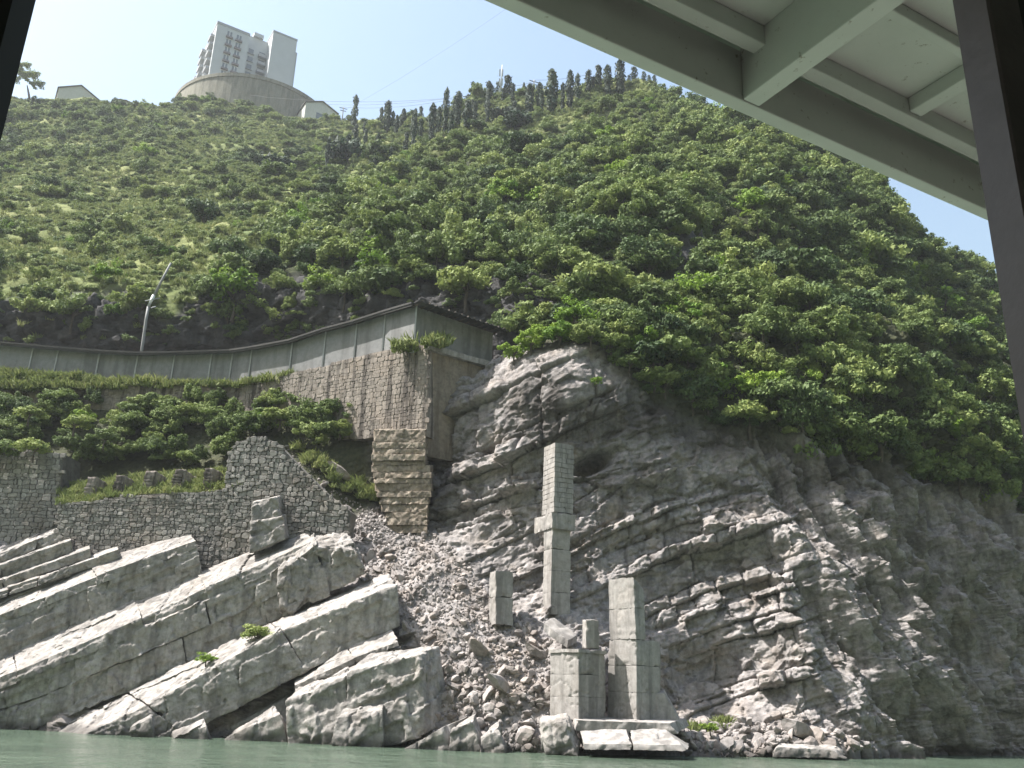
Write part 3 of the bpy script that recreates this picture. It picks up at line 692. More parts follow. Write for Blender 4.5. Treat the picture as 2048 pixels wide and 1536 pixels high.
# ------------------------------------------------------------------ masonry
def stone_mesh(poly, org, ex, ez, nrm, protr, bev=0.018, depth=0.10, mat=None, rg=None):
    """poly: list of (s,z) ccw in the wall plane"""
    q = np.array(poly); c = q.mean(0)
    n = len(q)
    qi = c + (q - c) * (1 - 2 * bev / max(0.12, np.abs(q - c).max()))
    to3 = lambda a, d: org + a[0] * ex + a[1] * ez + d * nrm
    tilt = rg.normal(0, 0.03, 2)
    V = [to3(a, -depth) for a in q] + [to3(a, protr - bev) for a in q] + [to3(a, protr + float(np.dot(a - c, tilt))) for a in qi]
    F_ = [tuple(range(2 * n, 3 * n))]
    for i in range(n):
        j = (i + 1) % n
        F_.append((i, j, n + j, n + i)); F_.append((n + i, n + j, 2 * n + j, 2 * n + i))
    return V, F_
def masonry(root, plan, outline_px, sw, sh, mat, seed, cap=300, thick=1.2, batter=0.0, protr=0.04, core_mat='mortar', irregular=0.25, gap=0.018, part='stone'):
    """plan: two (x,y) points left->right of a vertical wall plane; outline in pixels (unprojected onto that plane)."""
    rg = np.random.default_rng(seed)
    A, B = np.array([*plan[0], 0.0]), np.array([*plan[1], 0.0]); ex = B - A; Lw = np.linalg.norm(ex); ex /= Lw
    nrm = np.array([ex[1], -ex[0], 0.0])
    if nrm @ (CAM - A) < 0: nrm = -nrm
    ez = np.array([0, 0, 1.0])
    def onplane(u, v):
        d = ray(u, v); k = (nrm @ (A - CAM)) / (nrm @ d); p = CAM + d * k; return np.array([(p - A) @ ex, p[2]])
    poly = [onplane(*q) for q in outline_px]; pa = np.array(poly)
    base = np.array(root.location)
    org = A - base
    to3 = lambda a, d: org + a[0] * ex + a[1] * ez + d * nrm
    n = len(poly)
    area = sum(pa[i][0] * pa[(i + 1) % n][1] - pa[(i + 1) % n][0] * pa[i][1] for i in range(n))
    if area < 0: poly = poly[::-1]; pa = pa[::-1]
    V = [to3(a, -0.03) for a in poly] + [to3(a, -thick) for a in poly]
    F_ = [tuple(range(n)), tuple(range(2 * n - 1, n - 1, -1))] + [(i, n + i, n + (i + 1) % n, (i + 1) % n) for i in range(n)]
    put('core', mesh_from('core', V, F_, M[core_mat]), root)
    s0, s1, z0, z1 = pa[:, 0].min(), pa[:, 0].max(), pa[:, 1].min(), pa[:, 1].max()
    stones = []; z = z0
    rows = [z0]
    while rows[-1] < z1: rows.append(rows[-1] + sh * rg.uniform(0.65, 1.4))
    def rowz(r, s): return rows[r] + irregular * sh * math.sin(s * 1.7 + r * 2.1) * 0.6 + irregular * sh * math.sin(s * 5.3 + r * 4.7) * 0.5
    for r in range(len(rows) - 1):
        s = s0 - rg.random() * sw; lean = 0.0
        while s < s1:
            w = sw * rg.uniform(0.55, 1.6); a, c = s, s + w; s = c
            lean2 = rg.normal(0, irregular * sh * 0.35)
            za, zm, zc = rowz(r, a), rowz(r, (a + c) / 2), rowz(r, c); ya, ym, yc = rowz(r + 1, a), rowz(r + 1, (a + c) / 2), rowz(r + 1, c)
            hh = (ya - za)
            pts = [(a + gap + lean * 0 + hh * .16 * rg.random(), za + gap), ((a + c) / 2, zm + gap - 0.01), (c - gap - hh * .16 * rg.random(), zc + gap), (c - gap + lean2, (zc + yc) / 2),
                   (c - gap - hh * .2 * rg.random(), yc - gap), ((a + c) / 2, ym - gap + 0.01), (a + gap + hh * .2 * rg.random(), ya - gap), (a + gap + lean, (za + ya) / 2)]
            lean = lean2
            pts = [(x + rg.normal(0, 0.012), y + rg.normal(0, 0.01)) for x, y in pts]
            cx, cz = np.mean([q[0] for q in pts]), np.mean([q[1] for q in pts])
            if not in_poly(np.array([cx]), np.array([cz]), [tuple(q) for q in poly])[0]: continue
            stones.append((abs(w * hh), stone_mesh(pts, org, ex, ez, nrm, protr * rg.uniform(0.2, 1.5), mat=mat, rg=rg)))
    stones.sort(key=lambda q: -q[0])
    for k, (_, (V, F_)) in enumerate(stones[:cap]):
        put(part, mesh_from(part, V, F_, M[mat]), root)
    rest = stones[cap:]
    if rest:
        V = []; F_ = []
        for _, (v2, f2) in rest:
            o_ = len(V); V += v2; F_ += [tuple(i + o_ for i in f) for f in f2]
        tag(put('small_stones', mesh_from('small_stones', V, F_, M[mat]), root), kind='stuff')
    return to3
def plan_of(u, v, Y): q = P(u, v, Y); return (q[0], q[1])

w1 = empty('stone_wall', P(300, 1100, 57)); tag(w1, 'low dry stone retaining wall along the grassy terrace above the limestone beds', 'wall')
masonry(w1, (plan_of(105, 1050, 57.8), plan_of(505, 1050, 56.2)), [(118, 1006), (165, 1004), (250, 992), (330, 986), (400, 984), (452, 978), (505, 978), (505, 1150), (395, 1160), (250, 1160), (108, 1120)], 0.34, 0.19, 'stone', 21, 300, irregular=0.35)
w2 = empty('stone_wall', P(560, 1080, 56)); tag(w2, 'ruined dry stone wall with high pointed end and rubble-strewn sloping top', 'wall')
masonry(w2, (plan_of(446, 1050, 56.2), plan_of(705, 1050, 55.0)), [(448, 985), (456, 912), (474, 884), (520, 872), (552, 884), (600, 934), (650, 984), (702, 1024), (690, 1085), (600, 1110), (448, 1130)], 0.34, 0.23, 'stone', 22, 300, irregular=0.35, protr=0.07)
w3 = empty('stone_wall', P(50, 1080, 60)); tag(w3, 'dark shadowed stone wall at the edge of the terrace, partly under bushes', 'wall')
masonry(w3, (plan_of(-120, 1000, 60.6), plan_of(126, 1000, 60.2)), [(-120, 880), (126, 908), (112, 1085), (-120, 1110)], 0.42, 0.26, 'stone', 23, 300, thick=2.5)
# short masonry stubs on the terrace
stub_lab = ['stepped short stone stub nearest the low wall\'s end', 'second short stone stub with rounded top on the terrace', 'third short stone stub, half sunk in terrace grass',
            'fourth short stone stub, standing between grass clumps', 'fifth short stone stub, closest to the ruined wall']
for i, (uu, vt, vb_) in enumerate(((176, 952, 1000), (232, 948, 996), (293, 940, 990), (350, 936, 988), (412, 934, 982))):
    Yc = 58.4 - 0.25 * i
    s_ = empty('stone_stub', P(uu, vb_, Yc)); tag(s_, stub_lab[i], 'stone stub', 'row of stone stubs on the terrace')
    base = np.array(s_.location)
    a = P(uu - 10, vb_, Yc) - base; b_ = P(uu + 10, vb_, Yc) - base; H = P(uu, vt, Yc)[2] - base[2]
    bk = np.array([0.75, 1.7, 0])
    c8 = [a, b_, b_ + bk, a + bk, a + [0, 0, H], b_ + [0, 0, H], b_ + bk + [0, 0, H * 0.72], a + bk + [0, 0, H * 0.72]]
    for q in c8[:4]: q[2] -= 0.4
    vv, ff = hexa(np.array(c8), 0.09, 0.3, 0.05, 0.4, 400 + i); put('core', mesh_from('core', vv, ff, M['high_stone']), s_)
    z = 0.0
    k = 0
    while z < H - 0.12:
        h_ = random.uniform(0.16, 0.26); sft = random.uniform(-0.05, 0.05)
        w_ = b_[0] - a[0]
        c8 = obox(a + [sft, -0.09, z], (1, 0, 0), (0, 1, 0), (0, 0, 1), 0.02, w_ - 0.02, 0, 0.3, 0, h_ - 0.02)
        vv, ff = hexa(np.array(c8), 0.1, 0.3, 0.02, 0.3, 420 + 10 * i + k, 0.01); put('stone', mesh_from('stone', vv, ff, M['high_stone']), s_)
        z += h_; k += 1

# terrace behind the low wall
TV = []; tu = np.linspace(118, 520, 30); TG = []
for row, (dv_, dy_) in enumerate(((5, 0.25), (-6, 1.2), (-18, 2.4), (-32, 3.8))):
    TG.append([P(a, np.interp(a, [118, 165, 250, 330, 400, 452, 520], [1006, 1004, 992, 986, 984, 978, 974]) + dv_, np.interp(a, [105, 505], [57.8, 56.2]) + dy_) for a in tu])
TG = np.array(TG); TGf = np.concatenate([TG, TG[-1:] + np.array([0, 2.0, -1.5])])
ter_o = put('terrace', mesh_from('terrace', TGf.reshape(-1, 3), grid_faces(5, 30), M['soil'])); tag(ter_o, kind='structure'); ter_o['label'] = 'grassy terrace behind the low stone wall'

# high retaining wall carrying the road
WP = [(856, 57.5), (742, 60.0), (640, 62.3), (455, 66.4), (250, 67.4), (0, 68.4), (-400, 70)]
ROADV = lambda u: np.interp(u, [-400, 0, 120, 250, 455, 560, 640, 742, 856], [735, 745, 752, 764, 770, 752, 732, 706, 686])
hw = empty('retaining_wall', P(856, 860, 57.5)); tag(hw, 'high stained masonry retaining wall with sharp corner carrying the road', 'wall')
plan_pts = [plan_of(u_, ROADV(u_), y_) for u_, y_ in WP]
masonry(hw, (plan_pts[2], plan_pts[0]), [(640, 735), (742, 706), (858, 684), (852, 872), (640, 880)], 0.50, 0.30, 'high_stone', 31, 300, thick=1.0, irregular=0.12, protr=0.014, gap=0.007, core_mat='high_stone')
masonry(hw, (plan_pts[3], plan_pts[2]), [(455, 772), (560, 752), (640, 733), (640, 900), (455, 900)], 0.5, 0.33, 'high_stone', 32, 0, thick=1.0, protr=0.014, gap=0.008, core_mat='high_stone')
masonry(hw, (plan_pts[5], plan_pts[3]), [(0, 747), (120, 753), (250, 766), (455, 772), (455, 900), (0, 900)], 0.55, 0.36, 'high_stone', 33, 0, thick=1.0, protr=0.014, gap=0.008, core_mat='high_stone')
masonry(hw, (plan_pts[6], plan_pts[5]), [(-400, 735), (0, 746), (0, 900), (-400, 900)], 0.6, 0.4, 'high_stone', 34, 0, thick=1.0, protr=0.014, gap=0.008, core_mat='high_stone')
# plastered return face running back from the corner
cz_top = P(856, 686, 57.5)[2]; cz_bot = P(850, 880, 57.5)[2] - 1.0
ca = np.array([*plan_pts[0], 0]); cb = np.array([*plan_of(1020, 720, 61.8), 0])
ex = (cb - ca); Lr = np.linalg.norm(ex); ex /= Lr; ny = np.array([-ex[1], ex[0], 0])
base = np.array(hw.location)
def retface(z0, z1, t0, t1, s0, s1, mat, nm, seed):
    c8 = obox((ca - base) * [1, 1, 0], ex, ny, (0, 0, 1), s0, s1, t0, t1, z0, z1)
    c8 = [q + np.array([0, 0, 0]) for q in c8]
    vv, ff = hexa(np.array(c8) , 0.2, 0.03, 0.03, 1.2, seed, 0.015)
    put(nm, mesh_from(nm, vv, ff, M[mat]), hw)
retface(cz_bot - base[2], cz_top - base[2] - 0.55, 0.06, 1.2, 0.05, Lr, 'plaster', 'end_face', 500)
retface(cz_top - base[2] - 0.53, cz_top - base[2] - 0.12, -0.25, 1.2, -0.1, Lr, 'concrete', 'coping', 501)

# road strip behind the wall
V = []; 
for (u_, y_), (x_, yy_) in zip(WP, plan_pts):
    z_ = P(u_, ROADV(u_), y_)[2] - 0.1
    V += [(x_, yy_ + 0.4, z_), (x_ - 1.0, yy_ + 12.0, z_ + 0.1)]
xr, yr = cb[0], cb[1]
V = [(xr, yr, cz_top - 0.1), (xr + 2, yr + 10, cz_top)] + V
F_ = [(2 * i, 2 * i + 2, 2 * i + 3, 2 * i + 1) for i in range(len(V) // 2 - 1)]
road = put('road', mesh_from('road', V, F_, M['tarmac'])); tag(road, kind='structure'); road['label'] = 'narrow road on the shelf behind the long wall'

# long roadside shed: panels, posts, eave, corrugated roof at the end
sh = empty('roadside_shed', P(828, 690, 57.8)); tag(sh, 'long curved roadside shed with grey panels, thin posts and dark corrugated roof', 'shed')
base = np.array(sh.location)
pu = [-400, -300, -200, -110, -30, 56, 107, 190, 267, 341, 415, 457, 496, 578, 645, 708, 765, 828]
def shed_pt(u_):
    y_ = np.interp(u_, [q[0] for q in WP][::-1], [q[1] for q in WP][::-1]) + 0.55
    if u_ > 800: y_ = 58.0
    vt = np.interp(u_, [-400, 0, 107, 246, 341, 457, 560, 645, 708, 765, 828], [672, 690, 700, 711, 710, 706, 692, 664, 648, 630, 612])
    b_ = P(u_, ROADV(u_), y_); t_ = P(u_, vt, y_)
    return np.array([b_[0], b_[1], b_[2] - 0.5]), np.array([t_[0], t_[1], t_[2]])
pts = [shed_pt(u_) for u_ in pu]
def slab_between(nm, a0, a1, z0a, z1a, z0b, z1b, t0, t1, mat, parent, base):
    d = np.array([a1[0] - a0[0], a1[1] - a0[1], 0]); d /= np.linalg.norm(d); n_ = np.array([d[1], -d[0], 0])
    if n_ @ (CAM - np.append(a0[:2], 0)) < 0: n_ = -n_
    A0 = np.array([a0[0], a0[1], 0]); A1 = np.array([a1[0], a1[1], 0])
    V = []
    for z0_, z1_ in ((z0a, z0b), (z1a, z1b)):
        V += [A0 + n_ * t1 + [0, 0, z0_], A1 + n_ * t1 + [0, 0, z1_], A1 + n_ * t0 + [0, 0, z1_], A0 + n_ * t0 + [0, 0, z0_]]
    return put(nm, box_mesh(nm, [q - base for q in V], M[mat]), parent)
for (b0, t0_), (b1, t1_) in zip(pts[:-1], pts[1:]):
    d = (b1 - b0)[:2]; L_ = np.linalg.norm(d); d = d / L_ * 0.04
    a0 = b0[:2] + d; a1 = b1[:2] - d
    slab_between('panel', a0, a1, b0[2], t0_[2], b1[2], t1_[2], -0.08, 0.0, 'panel', sh, base)
    slab_between('eave', b0[:2], b1[:2], t0_[2], t0_[2] + 0.14, t1_[2], t1_[2] + 0.14, -3.0, 0.55, 'roof_dark', sh, base)
    slab_between('eave_board', b0[:2], b1[:2], t0_[2] - 0.16, t0_[2] - 0.003, t1_[2] - 0.16, t1_[2] - 0.003, 0.42, 0.5, 'roof_dark', sh, base)
for b_, t_ in pts:
    V = obox(b_ - base, (1, 0, 0), (0, 1, 0), (0, 0, 1), -0.05, 0.05, -0.10, 0.03, 0, t_[2] - b_[2])
    put('post', box_mesh('post', V, M['post']), sh)
# end of the shed: wall turning back and ribbed lean-to roof
eb, et = pts[-1]; q1 = np.array([*plan_of(985, 690, 62.2), 0])
slab_between('end_wall', eb[:2], q1[:2], eb[2] + 0.2, et[2] - 0.05, eb[2] + 0.6, et[2] - 0.15, -0.08, 0.0, 'panel', sh, base)
d = np.array([q1[0] - eb[0], q1[1] - eb[1], 0]); Lq = np.linalg.norm(d); d /= Lq; n_ = np.array([d[1], -d[0], 0])
if n_ @ (CAM - np.append(eb[:2], 0)) < 0: n_ = -n_
nn = int(Lq / 0.09); V = []; F_ = []
for i in range(nn + 1):
    s = -0.35 + (Lq + 0.7) * i / nn; w_ = 0.05 * math.cos(i * math.pi / 2.0)
    V += [np.array([eb[0], eb[1], et[2] + 0.10 + w_]) + d * s + n_ * 1.35 + [0, 0, -0.30] - base, np.array([eb[0], eb[1], et[2] + 0.10 + w_]) + d * s - n_ * 3.0 + [0, 0, 0.55] - base]
nv = len(V); V += [q - np.array([0, 0, 0.05]) for q in V]
for i in range(nn):
    F_.append((2 * i, 2 * i + 2, 2 * i + 3, 2 * i + 1)); F_.append((nv + 2 * i + 1, nv + 2 * i + 3, nv + 2 * i + 2, nv + 2 * i)); F_.append((2 * i, nv + 2 * i, nv + 2 * i + 2, 2 * i + 2))
put('roof', mesh_from('roof', V, F_, M['roof_dark']), sh)
for i in range(14):
    s = -0.2 + (Lq + 0.4) * i / 13
    V = obox(np.array([eb[0], eb[1], et[2] - 0.02]) + d * s - base, d, n_, (0, 0, 1), -0.035, 0.035, -0.2, 1.2, -0.12, 0.0)
    for k in range(8):
        pass
    put('rafter', box_mesh('rafter', V, M['bark']), sh)

# bent pole behind the shed
def tube(path, rad, mat, name, parent=None, seg=8, loc=(0, 0, 0)):
    path = np.array(path, float) - np.array(loc); rad = np.broadcast_to(rad, len(path))
    V = []; F_ = []
    for i, p in enumerate(path):
        t = path[min(i + 1, len(path) - 1)] - path[max(i - 1, 0)]; t = t / np.linalg.norm(t)
        a = np.cross(t, [0.13, 0.21, 1.0] if abs(t[2]) < 0.95 else [1.0, 0.1, 0]); a /= np.linalg.norm(a); b_ = np.cross(t, a)
        for k in range(seg):
            th = 2 * math.pi * k / seg; V.append(p + rad[i] * (math.cos(th) * a + math.sin(th) * b_))
    for i in range(len(path) - 1):
        for k in range(seg):
            F_.append((i * seg + k, i * seg + (k + 1) % seg, (i + 1) * seg + (k + 1) % seg, (i + 1) * seg + k))
    F_.append(tuple(range(seg - 1, -1, -1))); F_.append(tuple((len(path) - 1) * seg + k for k in range(seg)))
    o = put(name, mesh_from(name, V, F_, M[mat], True), parent)
    if parent is None: o.location = tuple(map(float, loc))
    return o
pl = empty('utility_pole', P(282, 720, 71.5)); tag(pl, 'bent grey utility pole leaning over the shed roof with whitened middle', 'pole')
b_ = np.array(pl.location)
tube([P(279, 730, 71.5), P(285, 690, 71.3), P(292, 640, 71.2), P(297, 612, 71.1)], [0.125, 0.12, 0.12, 0.115], 'pole', 'lower_pole', pl, 10, b_)
tube([P(297, 613, 71.1), P(303, 600, 71.1), P(308, 590, 71.0)], [0.14, 0.145, 0.135], 'white_band', 'joint_sleeve', pl, 10, b_)
tube([P(308, 591, 71.0), P(324, 560, 70.9), P(342, 526, 70.8)], [0.11, 0.10, 0.09], 'pole', 'upper_pole', pl, 10, b_)
tube([P(290, 602, 71.0), P(320, 596, 71.0)], [0.04, 0.04], 'post', 'cross_arm', pl, 6, b_)
tube([P(302, 616, 70.9), P(312, 613, 70.9)], [0.05, 0.05], 'post', 'bracket', pl, 6, b_)

# ------------------------------------------------------------------ ruined bridge piers
def kpx(u, v, Y):
    p = P(u, v, Y) - CAM; return FPX / (p @ _F)
def prism(root, part, uc, vb_, vt, Y, lpx, rpx, th, mat='concrete', seed=0, top_tilt=0.0, rnd=0.015, amp=0.006, lifts=1, uct=None, zbot=None):
    """Four-sided shaft seen over its near corner: lpx / rpx are the widths its two faces show."""
    uct = uc if uct is None else uct
    base = np.array(root.location)
    cb_, ct = P(uc, vb_, Y), P(uct, vt, Y); k = kpx(uc, (vb_ + vt) / 2, Y)
    lw = lpx / (k * math.sin(th)); rw = rpx / (k * math.cos(th))
    dr = np.array([math.cos(th), math.sin(th), 0]); dl = np.array([-math.sin(th), math.cos(th), 0])
    for i in range(lifts):
        a, c = i / lifts, (i + 1) / lifts
        A = cb_ + (ct - cb_) * a - base; B = cb_ + (ct - cb_) * c - base
        if i: A = A + [0, 0, 0.003]
        j = random.uniform(0, 0.006)
        tl = top_tilt if i == lifts - 1 else 0
        A = A + (dr + dl) * j; B = B + (dr + dl) * j
        c8 = [A, A + dr * (rw - j), A + dr * (rw - j) + dl * (lw - j), A + dl * (lw - j), B, B + dr * (rw - j) + [0, 0, -tl], B + dr * (rw - j) + dl * (lw - j) + [0, 0, -tl], B + dl * (lw - j)]
        vv, ff = hexa(np.array(c8), 0.07, rnd, amp, 0.6, seed + i, amp * 0.5, chip=0.09 if i == lifts - 1 else 0.015)
        put(part, mesh_from(part, vv, ff, M[mat]), root)
    return cb_, dr, dl, lw, rw
T1 = math.radians(25)
p1 = empty('bridge_pier', P(1102, 1215, 51.6)); tag(p1, 'tallest ruined pier, slender block-built column on wider concrete shaft against the cliff', 'pier', 'ruined bridge piers')
prism(p1, 'shaft', 1101, 1228, 1055, 51.6, 15, 40, T1, seed=600, lifts=4, uct=1104)
prism(p1, 'collar', 1104, 1056, 1024, 51.4, 33, 48, T1, seed=610, amp=0.03)
# masonry blocks of the upper shaft
cb_, ct = P(1107.5, 1023, 51.6), P(1110, 884, 51.6); k = kpx(1108, 950, 51.6); base = np.array(p1.location)
lw = 22 / (k * math.sin(T1)); rw = 40 / (k * math.cos(T1)); dr = np.array([math.cos(T1), math.sin(T1), 0]); dl = np.array([-math.sin(T1), math.cos(T1), 0])
ncrs = 14
for i in range(ncrs):
    A = cb_ + (ct - cb_) * (i / ncrs) - base; B = cb_ + (ct - cb_) * ((i + 1) / ncrs) - base - [0, 0, 0.015]
    tp_ = 1 - 0.08 * i / ncrs
    spl = [0, 0.36, 1] if i % 2 else [0, 0.62, 1]
    if i % 3 == 2: spl = [0, 0.3, 0.68, 1]
    for a, c in zip(spl[:-1], spl[1:]):
        j = random.uniform(-0.02, 0.02); g_ = 0.008
        r0, r1 = a * rw + g_, c * rw - g_; lo, l1 = 0 + (-j), lw * 0.5 - 0.006 if i % 2 else lw * 0.62 - .006
        for (q0, q1_) in ((lo, l1), (l1 + 0.012, lw * tp_)):
            if a > 0 and q0 > 0.1: continue
            c8 = [A + dr * r0 + dl * q0, A + dr * r1 + dl * q0, A + dr * r1 + dl * q1_, A + dr * r0 + dl * q1_]
            d_ = B - A; c8 = c8 + [q + d_ for q in c8]
            vv, ff = hexa(np.array(c8), 0.12, 0.08, 0.015, 0.3, 620 + i, 0.008)
            put('block', mesh_from('block', vv, ff, M['concrete']), p1)
vv, ff = hexa(np.array(obox(cb_ - base + dr * 0.04 + dl * 0.04, dr, dl, (0, 0, 1), 0, rw - 0.08, 0, lw - 0.1, 0, (ct - cb_)[2] - 0.05)), 0.4, 0.02, 0.0, 1, 1, 0.0)
put('core', mesh_from('core', vv, ff, M['mortar']), p1)

p2 = empty('bridge_pier', P(991, 1240, 50.6)); tag(p2, 'short square concrete stump at the top of the rubble slope', 'pier', 'ruined bridge piers')
prism(p2, 'shaft', 991, 1248, 1140, 50.4, 13, 35, T1, seed=640, lifts=2, amp=0.03)
T3 = math.radians(42)
p3 = empty('bridge_pier', P(1273, 1438, 46.4)); tag(p3, 'stepped concrete pier at the water, taller of the front pair, lit on one side', 'pier', 'ruined bridge piers')
cb_, dr, dl, lw, rw = prism(p3, 'shaft', 1273, 1440, 1278, 46.4, 51, 57, T3, seed=650, lifts=3)
prism(p3, 'upper_shaft', 1272, 1278, 1154, 46.4, 46, 22, T3, seed=660, lifts=2, uct=1268, top_tilt=0.5, amp=0.02)
# sloping strut behind
q = [P(1322, 1380, 47.6), P(1366, 1452, 47.4)]; base = np.array(p3.location)
c8 = [P(1300, 1456, 47.2), P(1368, 1456, 47.0), P(1366, 1448, 49), P(1300, 1448, 49), P(1300, 1388, 47.4), P(1328, 1384, 47.4), P(1330, 1380, 49), P(1300, 1380, 49)]
vv, ff = hexa(np.array(c8) - base, 0.12, 0.05, 0.03, 0.6, 665); put('strut', mesh_from('strut', vv, ff, M['concrete']), p3)
p4 = empty('bridge_pier', P(1157, 1438, 45.9)); tag(p4, 'broad low concrete pier at the water carrying a small broken block', 'pier', 'ruined bridge piers')
prism(p4, 'shaft', 1157, 1440, 1304, 45.9, 54, 60, T3, seed=670, lifts=3)
prism(p4, 'cap', 1157, 1304.5, 1298, 45.8, 57, 63, T3, seed=675, amp=0.02)
prism(p4, 'upper_block', 1172, 1297, 1238, 46.7, 6, 28, math.radians(15), seed=680, rnd=0.14, amp=0.03)
# broken footing slabs
def px_hexa(nm, label, pts8, seed, mat, cat, rnd=0.08, amp=0.05, group=None):
    return crag(nm, label, pts8, seed, mat, None, rnd, amp, 0.1, 0.7, cat, group)
px_hexa('pier_footing', 'flat concrete footing under the two front piers with ragged edge',
        [(1150, 1462, 45.2), (1352, 1468, 45.2), (1380, 1452, 48.6), (1130, 1446, 48.6), (1156, 1440, 45.2), (1340, 1446, 45.2), (1372, 1436, 48.6), (1135, 1430, 48.6)], 690, 'concrete', 'footing', amp=0.06)
px_hexa('broken_slab', 'tilted broken concrete slab in front of the pier footing, bright on top',
        [(1168, 1500, 43.9), (1262, 1500, 43.7), (1268, 1484, 45.4), (1165, 1478, 45.6), (1168, 1488, 44.0), (1262, 1488, 43.8), (1250, 1456, 45.3), (1156, 1452, 45.6)], 691, 'concrete', 'slab', amp=0.05)
px_hexa('broken_slab', 'broken concrete slab half under the taller front pier, sloping to the water',
        [(1266, 1500, 43.7), (1376, 1502, 43.7), (1378, 1488, 45.3), (1270, 1484, 45.4), (1266, 1488, 43.8), (1366, 1490, 43.8), (1330, 1458, 45.2), (1258, 1456, 45.3)], 692, 'concrete', 'slab', amp=0.05)
px_hexa('fallen_column', 'bright fallen length of column lying on the rubble beside the tall pier',
        [(1086, 1262, 48.9), (1134, 1296, 48.4), (1152, 1284, 49.4), (1106, 1248, 49.9), (1086, 1246, 49.0), (1136, 1280, 48.5), (1154, 1268, 49.5), (1106, 1232, 50.0)], 693, 'concrete', 'column', rnd=0.12, amp=0.06)

# ------------------------------------------------------------------ rubble
def boulder_mesh(seed, n_cut=9):
    rg = np.random.default_rng(seed)
    import bmesh
    bm = bmesh.new(); bmesh.ops.create_icosphere(bm, subdivisions=2, radius=1.0)
    v = np.array([q.co[:] for q in bm.verts]); f = [tuple(w.index for w in q.verts) for q in bm.faces]; bm.free()
    for _ in range(n_cut):
        n_ = rg.normal(size=3); n_ /= np.linalg.norm(n_); h = rg.uniform(0.45, 0.8)
        d_ = v @ n_ - h; v = v - np.clip(d_, 0, None)[:, None] * n_
    v = v * np.array([1.0, rg.uniform(0.65, 1.0), rg.uniform(0.5, 0.85)]) + rg.normal(0, 0.015, v.shape)
    return mesh_from('boulder', v, f, M['rubble'])
BM = [boulder_mesh(800 + i) for i in range(12)]
hid = bpy.data.collections.new('prototypes')
def proto(me, name):
    o = bpy.data.objects.new(name, me); hid.objects.link(o); return o
def make_set(name, meshes):
    c = bpy.data.collections.new(name)
    for i, m_ in enumerate(meshes):
        o = bpy.data.objects.new('%s_%02d' % (name, i), m_); c.objects.link(o)
    return c
def scatter(name, col, pos, rot, scl, idx, label, mat=None):
    me = mesh_from(name, pos, [])
    for nm, ty, arr in (('rot', 'FLOAT_VECTOR', rot), ('scl', 'FLOAT_VECTOR', scl), ('idx', 'INT', idx)):
        at = me.attributes.new(nm, ty, 'POINT')
        at.data.foreach_set('vector' if ty == 'FLOAT_VECTOR' else 'value', np.asarray(arr, np.int32 if ty == 'INT' else np.float32).ravel())
    o = put(name, me); tag(o, label, kind='stuff')
    ng = bpy.data.node_groups.new(name + '_nodes', 'GeometryNodeTree')
    ng.interface.new_socket('Geometry', in_out='INPUT', socket_type='NodeSocketGeometry'); ng.interface.new_socket('Geometry', in_out='OUTPUT', socket_type='NodeSocketGeometry')
    N = ng.nodes; L = ng.links
    gi, go = N.new('NodeGroupInput'), N.new('NodeGroupOutput'); ip = N.new('GeometryNodeInstanceOnPoints'); ci = N.new('GeometryNodeCollectionInfo')
    ci.inputs['Collection'].default_value = col; ci.inputs['Separate Children'].default_value = True; ci.inputs['Reset Children'].default_value = True
    def na(nm, ty):
        n_ = N.new('GeometryNodeInputNamedAttribute'); n_.data_type = ty; n_.inputs['Name'].default_value = nm
        return [s for s in n_.outputs if s.enabled and s.name == 'Attribute'][0]
    ip.inputs['Pick Instance'].default_value = True
    L.new(gi.outputs[0], ip.inputs['Points']); L.new(ci.outputs[0], ip.inputs['Instance']); L.new(na('idx', 'INT'), ip.inputs['Instance Index'])
    e2r = N.new('FunctionNodeEulerToRotation'); L.new(na('rot', 'FLOAT_VECTOR'), e2r.inputs[0]); L.new(e2r.outputs[0], ip.inputs['Rotation'])
    L.new(na('scl', 'FLOAT_VECTOR'), ip.inputs['Scale']); L.new(ip.outputs[0], go.inputs[0])
    md = o.modifiers.new('scatter', 'NODES'); md.node_group = ng
    return o

def sample_grid(G, U, V, n, dens):
    """area-weighted random points on a patch; dens(u,v)->weight"""
    a = np.linalg.norm(np.cross(G[1:, :-1] - G[:-1, :-1], G[:-1, 1:] - G[:-1, :-1]), axis=2)
    uc, vc = U[:-1, :-1], V[:-1, :-1]
    w = (a * dens(uc.ravel(), vc.ravel()).reshape(uc.shape)).ravel(); tot = w.sum()
    if n is None: n = int(tot)
    c = np.cumsum(w) / tot; k = np.searchsorted(c, rng.random(n)); k = np.clip(k, 0, len(w) - 1)
    r, s = np.divmod(k, uc.shape[1]); fu, fv = rng.random(n)[:, None], rng.random(n)[:, None]
    p = G[r, s] * (1 - fu) * (1 - fv) + G[r, s + 1] * fu * (1 - fv) + G[r + 1, s] * (1 - fu) * fv + G[r + 1, s + 1] * fu * fv
    return p, uc[r, s], vc[r, s]
RUB2 = [(1150, 1470), (1360, 1440), (1480, 1440), (1700, 1480), (1700, 1520), (1150, 1520)]
RUB3 = [(560, 880), (700, 1000), (860, 1070), (720, 1120), (640, 1050)]
def dens_rub(u, v):
    return np.where(in_poly(u, v, TALUS), 1.0, 0) + np.where(in_poly(u, v, RUB2), 0.9, 0) + 0.5 * in_poly(u, v, RUB3)
pp, uu, vv_ = sample_grid(GL, UL, VL, 6000, dens_rub)
sz = np.exp(rng.normal(-2.35, 0.52, len(pp))) * np.interp(vv_, [1050, 1250, 1400], [0.8, 1.0, 1.35]); sz = np.clip(sz, 0.05, 0.62)
order = np.argsort(-sz)
bigi, smalli = order[:280], order[280:]
rub_set = make_set('rubble_stone', BM[:8])
